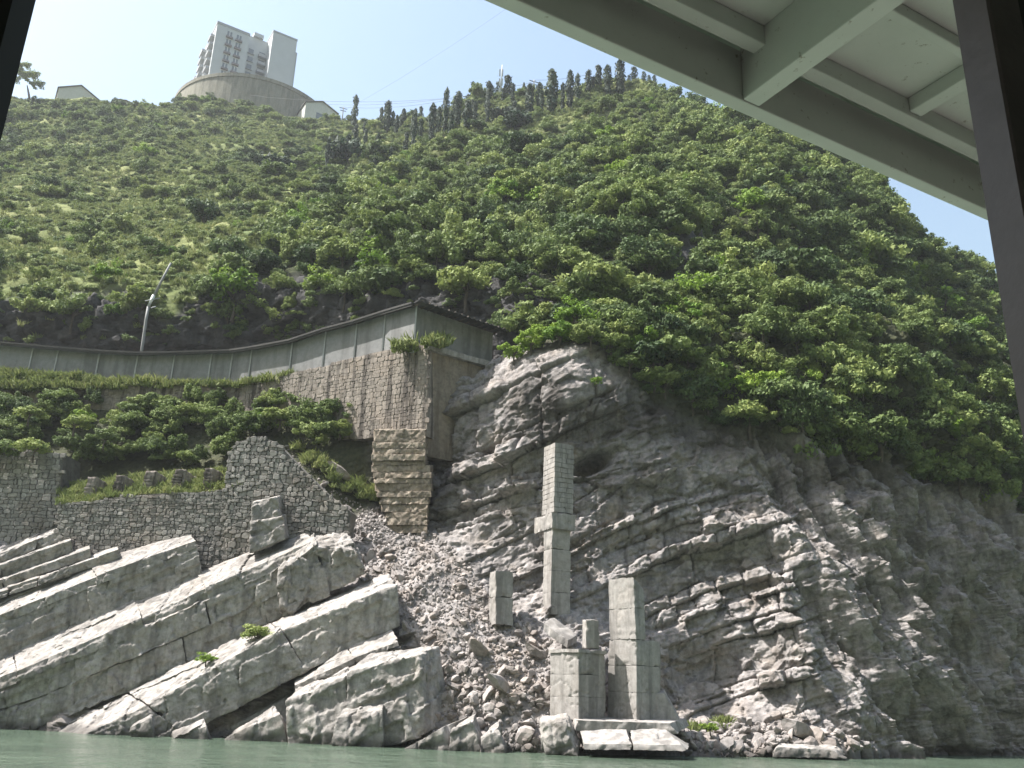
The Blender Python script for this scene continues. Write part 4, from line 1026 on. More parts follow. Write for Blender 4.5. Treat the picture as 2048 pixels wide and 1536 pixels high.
scatter('rubble', rub_set, pp[smalli] + np.array([0, 0, 0.02]), rng.random((len(smalli), 3)) * 6.28, np.repeat(sz[smalli][:, None], 3, 1), rng.integers(0, 8, len(smalli)),
        'loose grey rubble covering the slope between slabs and piers')
for i in bigi:
    o = put('boulder', BM[int(rng.integers(12))], loc=pp[i] + np.array([0, -0.05, sz[i] * 0.25])); o.rotation_euler = tuple(rng.normal(0, 0.5, 2)) + (rng.random() * 6.28,)
    s = sz[i] * 1.15; o.scale = (s * rng.uniform(0.9, 1.4), s, s)
    wz_ = 'at the foot of the ledged cliff' if uu[i] > 1200 else ['high up below the brown rock pillar', 'beside the end of the long slab', 'between shore block and piers', 'just above the waterline'][int(np.searchsorted([1150, 1280, 1430], vv_[i]))]
    tag(o, '%s angular grey rock in the rubble %s' % ('large' if sz[i] > 0.42 else ('medium' if sz[i] > 0.3 else 'small'), wz_), 'rock', 'loose rocks of the rubble slope')
for (u_, v_, s, lab) in ((1000, 1380, 0.75, 'large tilted slab-like rock in the middle of the rubble slope'), (955, 1305, 0.65, 'dark long rock high in the rubble above the shore blocks'),
                         (1070, 1305, 0.5, 'warm brown angular rock in the rubble left of the fallen column'), (680, 948, 0.75, 'pale flat boulder on the grass behind the ruined wall')):
    o = put('boulder', BM[int(rng.integers(12))], loc=low_at(u_, v_) + np.array([0, -0.3, s * 0.3])); o.rotation_euler = (0.3, 0.5, rng.random()); o.scale = (s * 1.6, s, s * 0.8); tag(o, lab, 'rock')

# ------------------------------------------------------------------ vegetation
def bush_mesh(name, seed, mat, lobes=14, per=85, leaf=0.15, shape=(1.0, 1.0, 0.85), lobe_r=(0.28, 0.5), spread=0.68):
    rg = np.random.default_rng(seed); C = []
    for _ in range(lobes):
        d_ = rg.normal(size=3); d_ /= np.linalg.norm(d_); d_[2] = abs(d_[2]) * 1.0 - 0.3
        C.append((d_ * spread * rg.uniform(0.25, 1.05) * np.array([1, 1, rg.uniform(0.7, 1.25)]), rg.uniform(*lobe_r)))
    pos = []; nor = []; tint = []
    for c, r in C:
        t0 = rg.uniform(-0.18, 0.18)
        d_ = rg.normal(size=(per, 3)); d_ /= np.linalg.norm(d_, axis=1, keepdims=True)
        rr = r * rg.uniform(0.55, 1.12, per)[:, None]
        pos.append(c + d_ * rr * [1, 1, 0.8]); nor.append(d_ + rg.normal(0, 0.55, (per, 3)) + [0, 0, 0.35]); tint.append(np.clip(0.5 + t0 + rg.normal(0, 0.17, per), 0, 1))
    pos = np.concatenate(pos) * np.array(shape); nor = np.concatenate(nor); tint = np.concatenate(tint)
    nor /= np.linalg.norm(nor, axis=1, keepdims=True)
    a = np.cross(nor, rg.normal(size=nor.shape)); a /= np.linalg.norm(a, axis=1, keepdims=True); b = np.cross(nor, a)
    s = leaf * rg.uniform(0.6, 1.35, len(pos))[:, None]
    q = np.stack([pos - a * s, pos - b * s * 0.55, pos + a * s, pos + b * s * 0.55], 1)
    q[:, 1] -= nor * s * 0.2; q[:, 3] -= nor * s * 0.2
    n_ = len(pos); f = np.arange(4 * n_).reshape(n_, 4)
    me = mesh_from(name, q.reshape(-1, 3), f, M[mat])
    at = me.attributes.new('tint', 'FLOAT', 'POINT'); at.data.foreach_set('value', np.repeat(tint, 4).astype(np.float32))
    return me
def tuft_mesh(seed, n=60, h=0.6):
    rg = np.random.default_rng(seed); V = []; F_ = []; T = []
    for i in range(n):
        r = rg.random() ** 0.5 * 0.5; th = rg.random() * 6.28; p = np.array([r * math.cos(th), r * math.sin(th), 0]); l = h * rg.uniform(0.5, 1.2)
        d_ = np.array([rg.normal(0, .35), rg.normal(0, .35), 1.0]); d_ /= np.linalg.norm(d_); w = np.array([math.cos(th * 3), math.sin(th * 3), 0]) * 0.05
        k = len(V); V += [p - w, p + w, p + d_ * l * 0.6 + w * 0.7, p + d_ * l + np.array([d_[0], d_[1], -0.15]) * l * 0.5, p + d_ * l * 0.6 - w * .7]; F_.append((k, k + 1, k + 2, k + 3, k + 4)); t = rg.random(); T += [t] * 5
    me = mesh_from('tuft', V, F_, M['grass']); at = me.attributes.new('tint', 'FLOAT', 'POINT'); at.data.foreach_set('value', np.array(T, np.float32)); return me
BUSH = [bush_mesh('crown', 900 + i, 'leaf', lobes=26 + 4 * i, per=85, leaf=0.072, shape=((1, 1, .85), (1.15, .95, .75), (.85, .9, 1.15), (1, 1, .95), (1.2, 1, .7))[i], lobe_r=(0.12, 0.34), spread=0.95) for i in range(5)]
SCRUB = [bush_mesh('crown', 920 + i, 'leaf_dry', lobes=18, per=60, leaf=0.09, shape=(1, 1, 0.7), lobe_r=(0.14, 0.36), spread=0.9) for i in range(3)]
BRIGHT = [bush_mesh('crown', 930 + i, 'leaf_bright', lobes=28, per=80, leaf=0.07, lobe_r=(0.12, 0.34), spread=0.95) for i in range(2)]
TUFT = [tuft_mesh(940 + i) for i in range(4)]
def trunk_mesh(seed):
    rg = np.random.default_rng(seed); V = []; F_ = []
    def limb(p0, p1, r0, r1):
        p0, p1 = np.array(p0), np.array(p1); t = p1 - p0; t = t / np.linalg.norm(t); a = np.cross(t, [0.3, 0.9, 0.1]); a /= np.linalg.norm(a); b = np.cross(t, a); k = len(V)
        for p, r in ((p0, r0), ((p0 + p1) / 2 + rg.normal(0, 0.03, 3), (r0 + r1) / 2), (p1, r1)):
            for i in range(6): V.append(p + r * (math.cos(i * 1.0472) * a + math.sin(i * 1.0472) * b))
        for j in range(2):
            for i in range(6): F_.append((k + j * 6 + i, k + j * 6 + (i + 1) % 6, k + j * 6 + 6 + (i + 1) % 6, k + j * 6 + 6 + i))
    limb((0, 0, -1.0), (0.02, 0, -0.25), 0.06, 0.045)
    for _ in range(5):
        d_ = rg.normal(size=3); d_[2] = abs(d_[2]) + 0.4; d_ /= np.linalg.norm(d_); limb((0.02, 0, -0.3), d_ * 0.55 + [0, 0, -0.2], 0.035, 0.012)
    return mesh_from('trunk', V, F_, M['bark'], True)
TRUNK = [trunk_mesh(950 + i) for i in range(3)]
CYP_SHAPES = []
def cypress_mesh(seed, mat='leaf_dark', n=900, w=0.16):
    rg = np.random.default_rng(seed)
    z = rg.random(n) ** 0.9; prof = w * np.interp(z, [0, 0.08, 0.35, 0.7, 0.92, 1.0], [0.25, 0.6, 0.95, 1.0, 0.6, 0.12]) * (1 + 0.35 * np.sin(z * 17 + seed) * rg.random())
    th = rg.random(n) * 6.283; prof = prof * (1 + 0.3 * np.sin(th * 2 + z * 9)); r = prof * rg.uniform(0.5, 1.1, n)
    pos = np.stack([r * np.cos(th), r * np.sin(th), 0.08 + 0.92 * z], 1); nor = np.stack([np.cos(th), np.sin(th), 0.3 + 0 * th], 1) + rg.normal(0, 0.5, (n, 3)); nor /= np.linalg.norm(nor, axis=1, keepdims=True)
    a = np.cross(nor, rg.normal(size=nor.shape)); a /= np.linalg.norm(a, axis=1, keepdims=True); b = np.cross(nor, a); s = 0.035 * rg.uniform(0.6, 1.4, n)[:, None]
    q = np.stack([pos - a * s, pos - b * s * .6, pos + a * s, pos + b * s * .6], 1)
    me = mesh_from('crown', q.reshape(-1, 3), np.arange(4 * n).reshape(n, 4), M[mat])
    at = me.attributes.new('tint', 'FLOAT', 'POINT'); at.data.foreach_set('value', np.repeat(np.clip(rg.normal(0.5, 0.2, n), 0, 1), 4).astype(np.float32)); return me
CYP = [cypress_mesh(960 + i, w=[0.13, 0.17, 0.21, 0.25][i]) for i in range(4)]
_cv = []
cyp_trunk = None

# hillside cover: density and size by place
ph = GH.reshape(-1, 3)
BN = (fbm(ph / 14.0, 3, 170)).reshape(UH.shape)[:-1, :-1].ravel()
BN2 = (fbm(ph / 6.0, 2, 175)).reshape(UH.shape)[:-1, :-1].ravel()
RK = ROCKH[:-1, :-1].ravel()
def dens_wood(u, v):
    g = grassy(u, v); dl_ = 0.42 * (1 - g) * (0.8 + 0.5 * BN2) + g * (0.075 * sstep(-0.15, 0.4, BN) + 0.012)
    dl_ = dl_ * np.where((v < 300) & (u > 720) & (u < 1350), 0.55, 1.0)
    dl_ *= np.where(RK > 0.4, np.where(u > 850, 0.32, 0.5), 1.0); dl_ *= np.where((v > 640) & (u > 1380), 0.65, 1.0); dl_ *= np.where((v > 700) & (u < 1000), 0.0, 1.0)
    dl_ *= np.where((u > 2120) | (u < -60), 0.35, 1.0)
    return dl_
def dens_scrub(u, v):
    g = grassy(u, v); d_ = g * (0.34 + 0.2 * BN2) + (1 - g) * 0.34
    d_ *= np.where(RK > 0.4, 0.30, 1.0) * np.where((v > 690) & (u < 1000), 0.0, 1.0) * np.where(u < -80, 0.4, 1.0)
    return np.clip(d_, 0, None)
def dens_tuft(u, v):
    g = grassy(u, v); return (g * 0.9 + 0.03) * np.where(RK > 0.3, 0.1, 1) * np.where(u < -60, 0.3, 1) * np.where((v > 690) & (u < 1000), 0.0, 1.0)
pw, uw, vw = sample_grid(GH, UH, VH, None, dens_wood)
g_ = grassy(uw, vw)
sw_ = np.where(g_ > 0.5, rng.uniform(0.7, 2.4, len(pw)), (0.7 + 2.0 * rng.random(len(pw)) ** 1.8) * np.where((vw < 300) & (uw > 720) & (uw < 1350), 0.65, 1.0)) * np.where(rng.random(len(pw)) < 0.08, 1.35, 1.0)
# bushes on the lower cliff rim
RIM = [(1010, 700), (1200, 690), (1290, 790), (1400, 860), (1560, 890), (1640, 900), (1720, 930), (1850, 950), (1950, 990), (2120, 1010), (2120, 560), (1300, 560), (1000, 640)]
RIMD = [(1560, 870), (1640, 940), (1760, 940), (1900, 1000), (2120, 1060), (2120, 980), (1900, 930)]
def dens_rim(u, v): return np.where((v > 640) & (u > 1380), 0.30, 0.45) * in_poly(u, v, RIM) + 0.16 * in_poly(u, v, RIMD)
pr, ur, vr = sample_grid(GL, UL, VL, None, dens_rim)
sr = 0.6 + 1.7 * rng.random(len(pr)) ** 1.6
TERB = [(-200, 790), (60, 800), (250, 812), (460, 812), (640, 808), (728, 822), (728, 880), (640, 900), (560, 870), (480, 880), (440, 935), (330, 940), (150, 935), (-200, 900)]
def dens_ter(u, v): return 0.9 * in_poly(u, v, TERB) * (np.sin(u * 0.031 + v * 0.02) + np.sin(u * 0.013 - v * 0.05) > -1.2)
pt, ut, vt2 = sample_grid(GL, UL, VL, None, dens_ter)
st_ = rng.uniform(0.5, 1.35, len(pt)); pt[:, 1] -= 0.7
allp = np.concatenate([pw, pr, pt]); alls = np.concatenate([sw_, sr, st_]); allu = np.concatenate([uw, ur, ut]); allv = np.concatenate([vw, vr, vt2])
keep = ~((allu > 600) & (allu < 1010) & (allv > 610) & (allv < 700)) | (alls < 0.8)
allp, alls, allu, allv = allp[keep], alls[keep], allu[keep], allv[keep]
DEEP = [bush_mesh('crown', 936 + i, 'leaf_deep', lobes=30, per=80, leaf=(0.06, 0.085)[i], shape=((1, 1, 1.1), (1.2, 1, 0.75))[i], lobe_r=(0.14, 0.36), spread=0.92) for i in range(2)]
wood_set = make_set('shrub_crown', BUSH + BRIGHT + DEEP)
bi = np.where(rng.random(len(allp)) < 0.06, 5 + rng.integers(0, 2, len(allp)), rng.integers(0, 5, len(allp)))
_dp = (fbm(allp / 9.0, 2, 190) > 0.05) & (rng.random(len(allp)) < 0.32)
bi = np.where(_dp, 7 + rng.integers(0, 2, len(allp)), bi)
rotz = np.stack([rng.normal(0, 0.15, len(allp)), rng.normal(0, 0.15, len(allp)), rng.random(len(allp)) * 6.28], 1)
s3 = np.stack([alls * rng.uniform(0.85, 1.15, len(allp)), alls * rng.uniform(0.85, 1.15, len(allp)), alls * rng.uniform(0.8, 1.2, len(allp))], 1)
appar = alls / np.linalg.norm(allp - CAM, axis=1) * ((allu > -30) & (allu < 1960) & (alls > 0.9)) * (allv > 150)
ordr = np.argsort(-appar); bigb, restb = ordr[:300], ordr[300:]
scatter('hillside_foliage', wood_set, allp[restb] + np.array([0, 0, 0.5]) * alls[restb][:, None], rotz[restb], s3[restb], bi[restb], 'dense green shrub cover spread over the hillside and cliff rim')
def shrub(p, s3_, rz_, crown, trunk, label, cat, group, name='shrub'):
    e = empty(name, p - np.array([0, 0, 0.15]), 0)
    t = put('trunk', trunk, e, (0, 0, 0.15 + 0.5 * s3_[2])); t.scale = s3_; t.rotation_euler = (0, 0, rz_[2])
    c = put('crown', crown, e, (0, 0, 0.15 + 0.5 * s3_[2])); c.scale = s3_; c.rotation_euler = rz_
    tag(e, label, cat, group); return e
for i in bigb:
    ms_ = (BUSH + BRIGHT + DEEP)[int(bi[i])]
    wu = ['near the shed roof', 'above the tallest pier', 'over the ledged cliff', 'beside the window post'][int(np.searchsorted([1020, 1300, 1620], allu[i]))]
    wv = ['high up', 'midway up', 'low down'][int(np.searchsorted([420, 600], allv[i]))]
    size_ = 'small' if alls[i] < 1.6 else ('large' if alls[i] > 2.3 else 'medium')
    if bi[i] >= 7: size_ = size_ + ' dark'
    if bi[i] in (5, 6): lab, gr = 'yellow-green leafy %s shrub %s, %s' % (size_, wu, wv), 'fresh green shrubs on the slope'
    elif vt2 is not None and allu[i] < 740 and allv[i] > 740: lab, gr = 'green shrub on the shaded bank below the road wall', 'shrubs on the bank below the road'
    elif allv[i] > 640: lab, gr = '%s green shrub overhanging bare rock %s, %s' % (size_, wu, wv), 'shrubs on the cliff rim'
    else: lab, gr = '%s rounded green shrub on the wooded spur %s, %s' % (size_, wu, wv), 'shrubs of the wooded spur'
    shrub(allp[i], tuple(map(float, s3[i])), tuple(map(float, rotz[i])), ms_, TRUNK[int(rng.integers(3))], lab, 'shrub', gr)
ps, us_, vs_ = sample_grid(GH, UH, VH, None, dens_scrub)
ss = rng.uniform(0.4, 1.25, len(ps)) * np.where(vs_ < 400, 1.15, 1.0)
scatter('hillside_scrub', make_set('scrub_crown', SCRUB), ps, np.stack([0 * ss, 0 * ss, rng.random(len(ps)) * 6.28], 1), np.repeat(ss[:, None], 3, 1), rng.integers(0, 3, len(ps)), 'low pale scrub dotted over the open grassy slope')
pg, ug, vg = sample_grid(GH, UH, VH, None, dens_tuft)
sg = rng.uniform(0.5, 1.15, len(pg))
GR_POLY = [[(160, 1000), (300, 960), (450, 950), (452, 980), (300, 992)], [(560, 880), (640, 930), (800, 1000), (860, 1060), (760, 1010), (660, 980)], [(0, 735), (300, 760), (620, 765), (620, 785), (0, 790)], [(1450, 1430), (1480, 1430), (1480, 1450), (1360, 1455)]]
def dens_tl(u, v): return sum(in_poly(u, v, q) * w for q, w in zip(GR_POLY, (14.0, 6.0, 10.0, 4.0)))
pl_, ul_, vl_ = sample_grid(GL, UL, VL, None, dens_tl)
pl_[:, 1] -= np.where(vl_ < 800, 1.1, 0.2)
TU_, TV_ = np.meshgrid(tu, np.arange(4.0)); ptg, _, _ = sample_grid(TG, TU_, TV_, 330, lambda u, v: 1.0 + 0 * u)
allg = np.concatenate([pg, pl_, ptg]); sgl = np.concatenate([sg, rng.uniform(0.6, 1.2, len(pl_)), rng.uniform(0.5, 1.0, len(ptg))])
scatter('grass', make_set('grass_tuft', TUFT), allg, np.stack([0 * sgl, 0 * sgl, rng.random(len(sgl)) * 6.28], 1), np.repeat(sgl[:, None], 3, 1), rng.integers(0, 4, len(sgl)), 'rough green grass on the open slope and terraces')
# far hill wood
UFa = np.tile(np.arange(1500, 3000, 14.0), (60, 1))
pf, _, _ = sample_grid(GF, UFa, UFa * 0 + 1, 2600, lambda u, v: 1.0 + 0 * u)
sf_ = rng.uniform(1.2, 2.6, len(pf))
scatter('far_wood', make_set('far_crown', BUSH), pf, np.stack([0 * sf_, 0 * sf_, rng.random(len(pf)) * 6.28], 1), np.repeat(sf_[:, None], 3, 1), rng.integers(0, 5, len(pf)), 'wood covering the hill beyond the cliff shoulder')

# individual plants that stand out
for (u_, v_, s, mt, lab) in ((1085, 690, 1.5, 1, 'bright yellow-green bush spilling over the cliff lip beside the high wall'), (1150, 660, 1.7, 1, 'bright green bush on the cliff lip, behind the spilling one'),
                             (1225, 640, 1.9, 0, 'broad green bush crowning the cliff edge right of the bright bushes'), (1300, 610, 2.2, 0, 'large spreading bush at the top of the bare overhang'),
                             (1400, 600, 2.2, 1, 'large sunlit bush on the rim, upper right of the overhang'), (1030, 722, 1.2, 1, 'yellow-green bush hanging lowest over the cliff crest by the end face'), (1062, 706, 1.3, 1, 'fresh green bush on the cliff crest close to the shed end'),
                             (1118, 690, 1.5, 1, 'dense fresh bush in the middle of the cliff crest'), (1180, 690, 1.5, 0, 'green bush trailing over the crest above the tall pier'),
                             (1222, 706, 1.5, 0, 'trailing bush on the crest just right of the tall pier'), (1262, 742, 1.4, 0, 'bush hanging over the shaded overhang right of the crest'), (1310, 770, 1.3, 0, 'lower bush hanging over the shaded overhang'),
                             (1195, 770, 0.5, 1, 'small yellow-green tuft bush alone on the bare rock face')):
    q = low_at(u_, v_); s3_ = (s, s, s * 0.85); shrub(q + np.array([0, -0.5, 0]), s3_, (0, 0, rng.random() * 6), (BRIGHT if mt else BUSH)[int(rng.integers(2))], TRUNK[0], lab, 'shrub', None)
for (u_, v_, Y_, s, lab) in ((810, 690, 58.0, 0.8, 'tuft of long yellow-green grass at the corner of the high wall'), (850, 680, 57.3, 0.9, 'taller grass tuft hanging over the wall corner'), (880, 672, 58.2, 0.7, 'small dark-green tuft right of the wall corner')):
    e = empty('grass_clump', P(u_, v_, Y_) - np.array([0, 0, 0.5])); tag(e, lab, 'grass clump')
    for k in range(6):
        o = put('grass_tuft', TUFT[k % 4], e, (rng.normal(0, 0.5), rng.normal(0, 0.15), 0.1)); sc_ = s * rng.uniform(1.2, 1.8); o.scale = (sc_, sc_, sc_); o.rotation_euler = (0.25, 0, rng.random() * 6)
for (u_, v_, Y_, s, lab) in ((680, 860, 60.3, 1.1, 'leafy bush against the high wall above the ruined wall'), (645, 830, 61.0, 1.0, 'bush with pale leaves in front of the high wall'), (560, 840, 62, 1.3, 'dark dense bush in the shaded bay of the bank'),
                             (500, 840, 62.5, 1.3, 'broad dark bush at the middle of the bank'), (150, 850, 62.5, 1.3, 'bright-topped bush on the left of the bank'), (60, 830, 63, 1.3, 'bush with pale sunlit leaves at the end of the bank'), (210, 880, 61.8, 1.2, 'bush hanging over the shadowed terrace wall'),
                             (-10, 905, 59.4, 1.5, 'heavy bush hanging over the top of the shadowed stone wall'), (70, 900, 59.3, 1.4, 'bush drooping over the corner of the shadowed stone wall'), (-70, 890, 59.6, 1.6, 'outermost bush over the shadowed stone wall'),
                             (520, 1256, 50.9, 0.95, 'spreading green plant in the gap between two slabs'), (415, 1304, 50.7, 0.55, 'tiny plant lower in the gap between two slabs'), (1420, 1442, 48.6, 0.5, 'low green plant at the foot of the undercut')):
    s3_ = (s * 1.2, s, s * 0.85); shrub(P(u_, v_, Y_) + np.array([0, 0, -0.3 - (0.45 * s if v_ > 1200 else 0)]), s3_, (0, 0, rng.random() * 6), (BUSH if s > 0.6 else BRIGHT)[int(rng.integers(2))], TRUNK[1], lab, 'shrub', None)

# cypresses along the ridge (zoomed coordinates of a crop: x, top, bottom, width)
CY = [(497, 610, 780, 46), (533, 640, 770, 30), (570, 680, 770, 22), (635, 640, 890, 36), (680, 610, 715, 28), (735, 600, 840, 50), (782, 635, 720, 22), (840, 515, 850, 42), (872, 640, 850, 36), (908, 630, 810, 44), (962, 580, 820, 60),
      (985, 550, 650, 34), (1015, 575, 660, 22), (1290, 490, 660, 62), (1345, 480, 640, 48), (1385, 520, 690, 30), (1440, 410, 680, 85), (1500, 480, 640, 28), (1540, 412, 630, 54), (1585, 430, 640, 40), (1645, 405, 580, 42), (1672, 440, 560, 26), (1700, 378, 545, 48), (1748, 380, 555, 54), (1815, 350, 545, 64),
      (1875, 430, 500, 26), (1912, 385, 480, 44), (1960, 410, 500, 34), (1995, 430, 500, 26), (2025, 430, 500, 24), (145, 790, 1000, 30), (275, 770, 930, 40), (340, 790, 930, 40), (390, 740, 880, 26), (440, 770, 980, 36), (470, 840, 960, 28), (515, 840, 960, 26), (545, 850, 940, 30), (610, 760, 910, 34), (660, 800, 890, 24), (870, 740, 860, 26), (430, 900, 990, 24), (405, 920, 1000, 20), (1100, 490, 580, 50), (1138, 470, 580, 42), (1230, 530, 640, 26)]
for _k in range(30):
    _x = rng.uniform(200, 1300); _rv = np.interp(600 + 0.3516 * _x, us_h, VH[-1]) / 0.3516; _h = rng.uniform(80, 190); _b = _rv + rng.uniform(15, 150)
    CY.append((_x, _b - _h, _b, _h * rng.uniform(0.2, 0.3)))
def trunk_cyl(h, r):
    V = []; F_ = []
    for z, rr in ((-0.3, r * 1.3), (h * 0.4, r), (h, r * 0.4)):
        for k in range(6): V.append((rr * math.cos(k * 1.0472), rr * math.sin(k * 1.0472), z))
    for j in range(2):
        for k in range(6): F_.append((j * 6 + k, j * 6 + (k + 1) % 6, j * 6 + 6 + (k + 1) % 6, j * 6 + 6 + k))
    return mesh_from('trunk', V, F_, M['bark'], True)
CT = trunk_cyl(0.5, 0.018)
for n_, (zx, zt, zb, zw) in enumerate(CY):
    u_, vt_, vb_ = 600 + 0.3516 * zx, 0.3516 * zt, 0.3516 * zb
    i = int(np.argmin(np.abs(us_h - u_))); vr_ = VH[-1, i]
    q = hill_at(u_, max(vb_, vr_ + 1)); Yq = q[1]
    H = (P(u_, vt_, Yq)[2] - q[2]) * 1.06; W = 1.1 * zw * 0.3516 / kpx(u_, (vt_ + vb_) / 2, Yq)
    if H < 1.5: H = 1.5
    e = empty('cypress_tree', q - np.array([0, 0, 0.3]))
    W *= 0.72; ratio = W / H; m_ = CYP[int(np.argmin([abs(ratio - 2 * w) for w in (0.13, 0.17, 0.21, 0.25)]))]
    c = put('crown', m_, e, (0, 0, 0)); w_ = W / (2 * [0.13, 0.17, 0.21, 0.25][CYP.index(m_)] * 0.95); c.scale = (w_, w_, H + 0.3); c.rotation_euler = (0, 0, rng.random() * 6)
    t = put('trunk', CT, e, (0, 0, 0)); t.scale = (H, H, H)
    if zb > 730 and zx < 700: lab, gr = 'slender dark cypress on the slope below the ridge saddle', 'cypresses on the slope below the ridge'
    elif zx > 1400: lab, gr = 'dark cypress high on the ridge near the boat roof', 'cypresses on the high ridge'
    else: lab, gr = 'dark cypress in the row along the middle of the ridge', 'cypresses along the ridge'
    lab = lab + (', tall' if H > 11 else (', low' if H < 7 else ', middling high')) + (' and slim' if ratio < 0.2 else ' and bushy')
    tag(e, lab, 'tree', gr)
DARKB = [bush_mesh('crown', 980 + i, 'leaf_dark', lobes=16, per=80, leaf=0.12) for i in range(2)]
for (u_, v_, s, lab, sz_) in ((700, 345, 4.6, 'big dark conical conifer on the open slope under the saddle', 1.15), (1000, 240, 3.8, 'broad dark evergreen on the ridge below the antenna', 0.95), (1040, 258, 3.8, 'second broad dark evergreen, slightly lower and right of the first', 0.9), (560, 350, 4.2, 'broad dark tree in the hollow of the open slope', 0.8)):
    q = hill_at(u_, v_); shrub(q, (s, s, s * sz_), (0, 0, rng.random() * 6), DARKB[int(rng.integers(2))], TRUNK[2], lab, 'tree', None, 'evergreen_tree')
# lone tree at the top of the left slope
q = hill_at(62, 200); e = empty('lone_tree', q - np.array([0, 0, 0.5])); tag(e, 'lone leaning leafy tree at the top of the left slope', 'tree')
top = P(52, 165, q[1]) - np.array(e.location)
tube([q, q + (top * 0.55), q + top * 0.8], [0.35, 0.25, 0.12], 'bark', 'trunk', e, 8, np.array(e.location))
for du, dv_, s in ((38, 142, 3.4), (62, 152, 3.6), (28, 160, 2.6), (76, 170, 2.8), (50, 132, 2.6)):
    c = put('crown', SCRUB[int(rng.integers(3))], e, P(du, dv_, q[1]) - np.array(e.location)); c.scale = (s, s, s * 0.75)

# ------------------------------------------------------------------ buildings on the ridge
def az(deg): return np.array([math.sin(math.radians(deg)), math.cos(math.radians(deg)), 0.0])
E1, E2, EZ = az(58), az(-32), np.array([0, 0, 1.0])
TY = 236.0
corner = P(436, 42, TY)                      # near top corner of the apartment block
def on_face(u, v, off=0.0):
    """pixel -> (s along E1, z) on the front face plane"""
    nf = -E2; d = ray(u, v); k = (nf @ (corner + E2 * off - CAM)) / (nf @ d); p = CAM + d * k; return (p - corner) @ E1, p[2]
zt = corner[2]; zb = P(415, 190, TY)[2] - 6
tw = empty('apartment_tower', (corner[0], corner[1], zb)); tag(tw, 'pale multi-storey apartment block on the round terrace at the hilltop', 'building')
base = np.array(tw.location)
def tbox(nm, s0, s1, t0, t1, z0, z1, mat, parent=None):
    return put(nm, box_mesh(nm, [q - base for q in obox(corner * [1, 1, 0], E1, E2, EZ, s0, s1, t0, t1, z0, z1)], M[mat]), parent or tw)
sA = on_face(500, 66)[0]; sB0 = on_face(545, 66)[0]; sB1 = on_face(592, 85)[0]
zB = on_face(545, 64)[1]
tbox('left_wing', 0, sA, 0, 9, zb, zt - 0.9, 'tower'); tbox('parapet', -0.15, sA + 0.15, -0.15, 9.1, zt - 0.9, zt, 'tower_dark')
zL = on_face(520, 79, 4.0)[1]; tbox('link_block', sA, sB0, 4.0, 9, zb, zL, 'tower')
s2 = on_face(508, 64, 4.0)[0]; s3b = on_face(527, 70, 4.0)[0]; tbox('stair_head', s2, s3b, 3.0, 8.5, zL + 0.01, on_face(508, 63, 3.0)[1], 'tower')
tbox('right_wing', sB0, sB1, -1.2, 9, zb, zB - 0.7, 'tower'); tbox('parapet', sB0 - 0.12, sB1 + 0.12, -1.32, 9.1, zB - 0.7, zB, 'tower_dark')
tbox('side_bay', sB1, sB1 + 1.3, 1.5, 8.0, zb, zB - 3.0, 'tower')
for i, (t0, t1, dz) in enumerate(((9.1, 15, 2.5), (15, 22, 9.5), (22, 29, 16.0), (29, 35, 21.5))):
    tbox('rear_wing', -0.5, 8, t0, t1, zb, zt - dz, 'tower')
    for f in range(5):
        zf = zt - dz - 3.2 - 3.0 * f
        if zf > zb + 4: tbox('side_balcony', -1.7, -0.5, t0 + 0.8, t1 - 0.8, zf, zf + 1.0, 'tower_dark')
FL = 3.05
for f in range(8):
    zf = zt - 4.4 - FL * f
    if zf < zb + 3: break
    for c0, c1 in ((0.33 * sA, 0.15 * sA), (0.62 * sA, 0.15 * sA)):
        w = tbox('window', c0, c0 + c1, -0.03, -0.004, zf + 0.2, zf + 2.2, 'glass')
        put('frame', box_mesh('frame', [q - base for q in obox(corner * [1, 1, 0], E1, E2, EZ, c0 + c1 / 2 - 0.06, c0 + c1 / 2 + 0.06, -0.09, -0.034, zf + 0.25, zf + 2.15)], M['white_band']), w)
        tbox('balcony', c0 - 0.3, c0 + c1 + 0.3, -0.7, -0.004, zf - 0.45, zf + 0.15, 'iron')
    c0 = sA + 1.2; w = tbox('window', c0, c0 + 1.7, 3.95, 3.996, zf + 0.2, zf + 2.0, 'glass')
    tbox('sill', c0 - 0.2, c0 + 1.9, 3.6, 3.996, zf - 0.1, zf + 0.15, 'tower_dark')
    c0 = sA + (sB0 - sA) * 0.62; tbox('balcony', c0, sB0 - 0.05, 2.6, 3.996, zf - 0.4, zf + 0.7, 'tower_dark'); tbox('window', c0 + 0.3, sB0 - 0.4, 3.95, 3.996, zf + 0.75, zf + 2.2, 'glass')
    tbox('side_window', -0.03, -0.004, 2.0, 5.0, zf + 0.2, zf + 2.0, 'glass')
    tbox('side_balcony', -1.2, -0.004, 1.6, 5.4, zf - 0.75, zf + 0.15, 'tower_dark')

# round terrace wall below the tower
dc = P(516, 215, 252.0); rad = 0.5 * 306 / kpx(500, 200, 252)
ztop = P(470, 148, 252 - rad * 0.98)[2]; zbot = P(500, 260, 225)[2] - 12
V = []; F_ = []; ns = 64
for i in range(ns):
    th = 2 * math.pi * i / ns
    for r, z in ((rad * 1.05, zbot), (rad, ztop - 1.2), (rad + 0.25, ztop - 1.2), (rad + 0.25, ztop), (rad - 0.4, ztop)): V.append((r * math.cos(th), r * math.sin(th), z - zbot))
for i in range(ns):
    j = (i + 1) % ns
    for k in range(4): F_.append((i * 5 + k, j * 5 + k, j * 5 + k + 1, i * 5 + k + 1))
F_.append(tuple(i * 5 + 4 for i in range(ns)))
dr_ = put('terrace_wall', mesh_from('terrace_wall', V, F_, M['drum']), loc=(dc[0], dc[1], zbot)); tag(dr_, 'large round concrete terrace wall under the apartment block', 'wall')

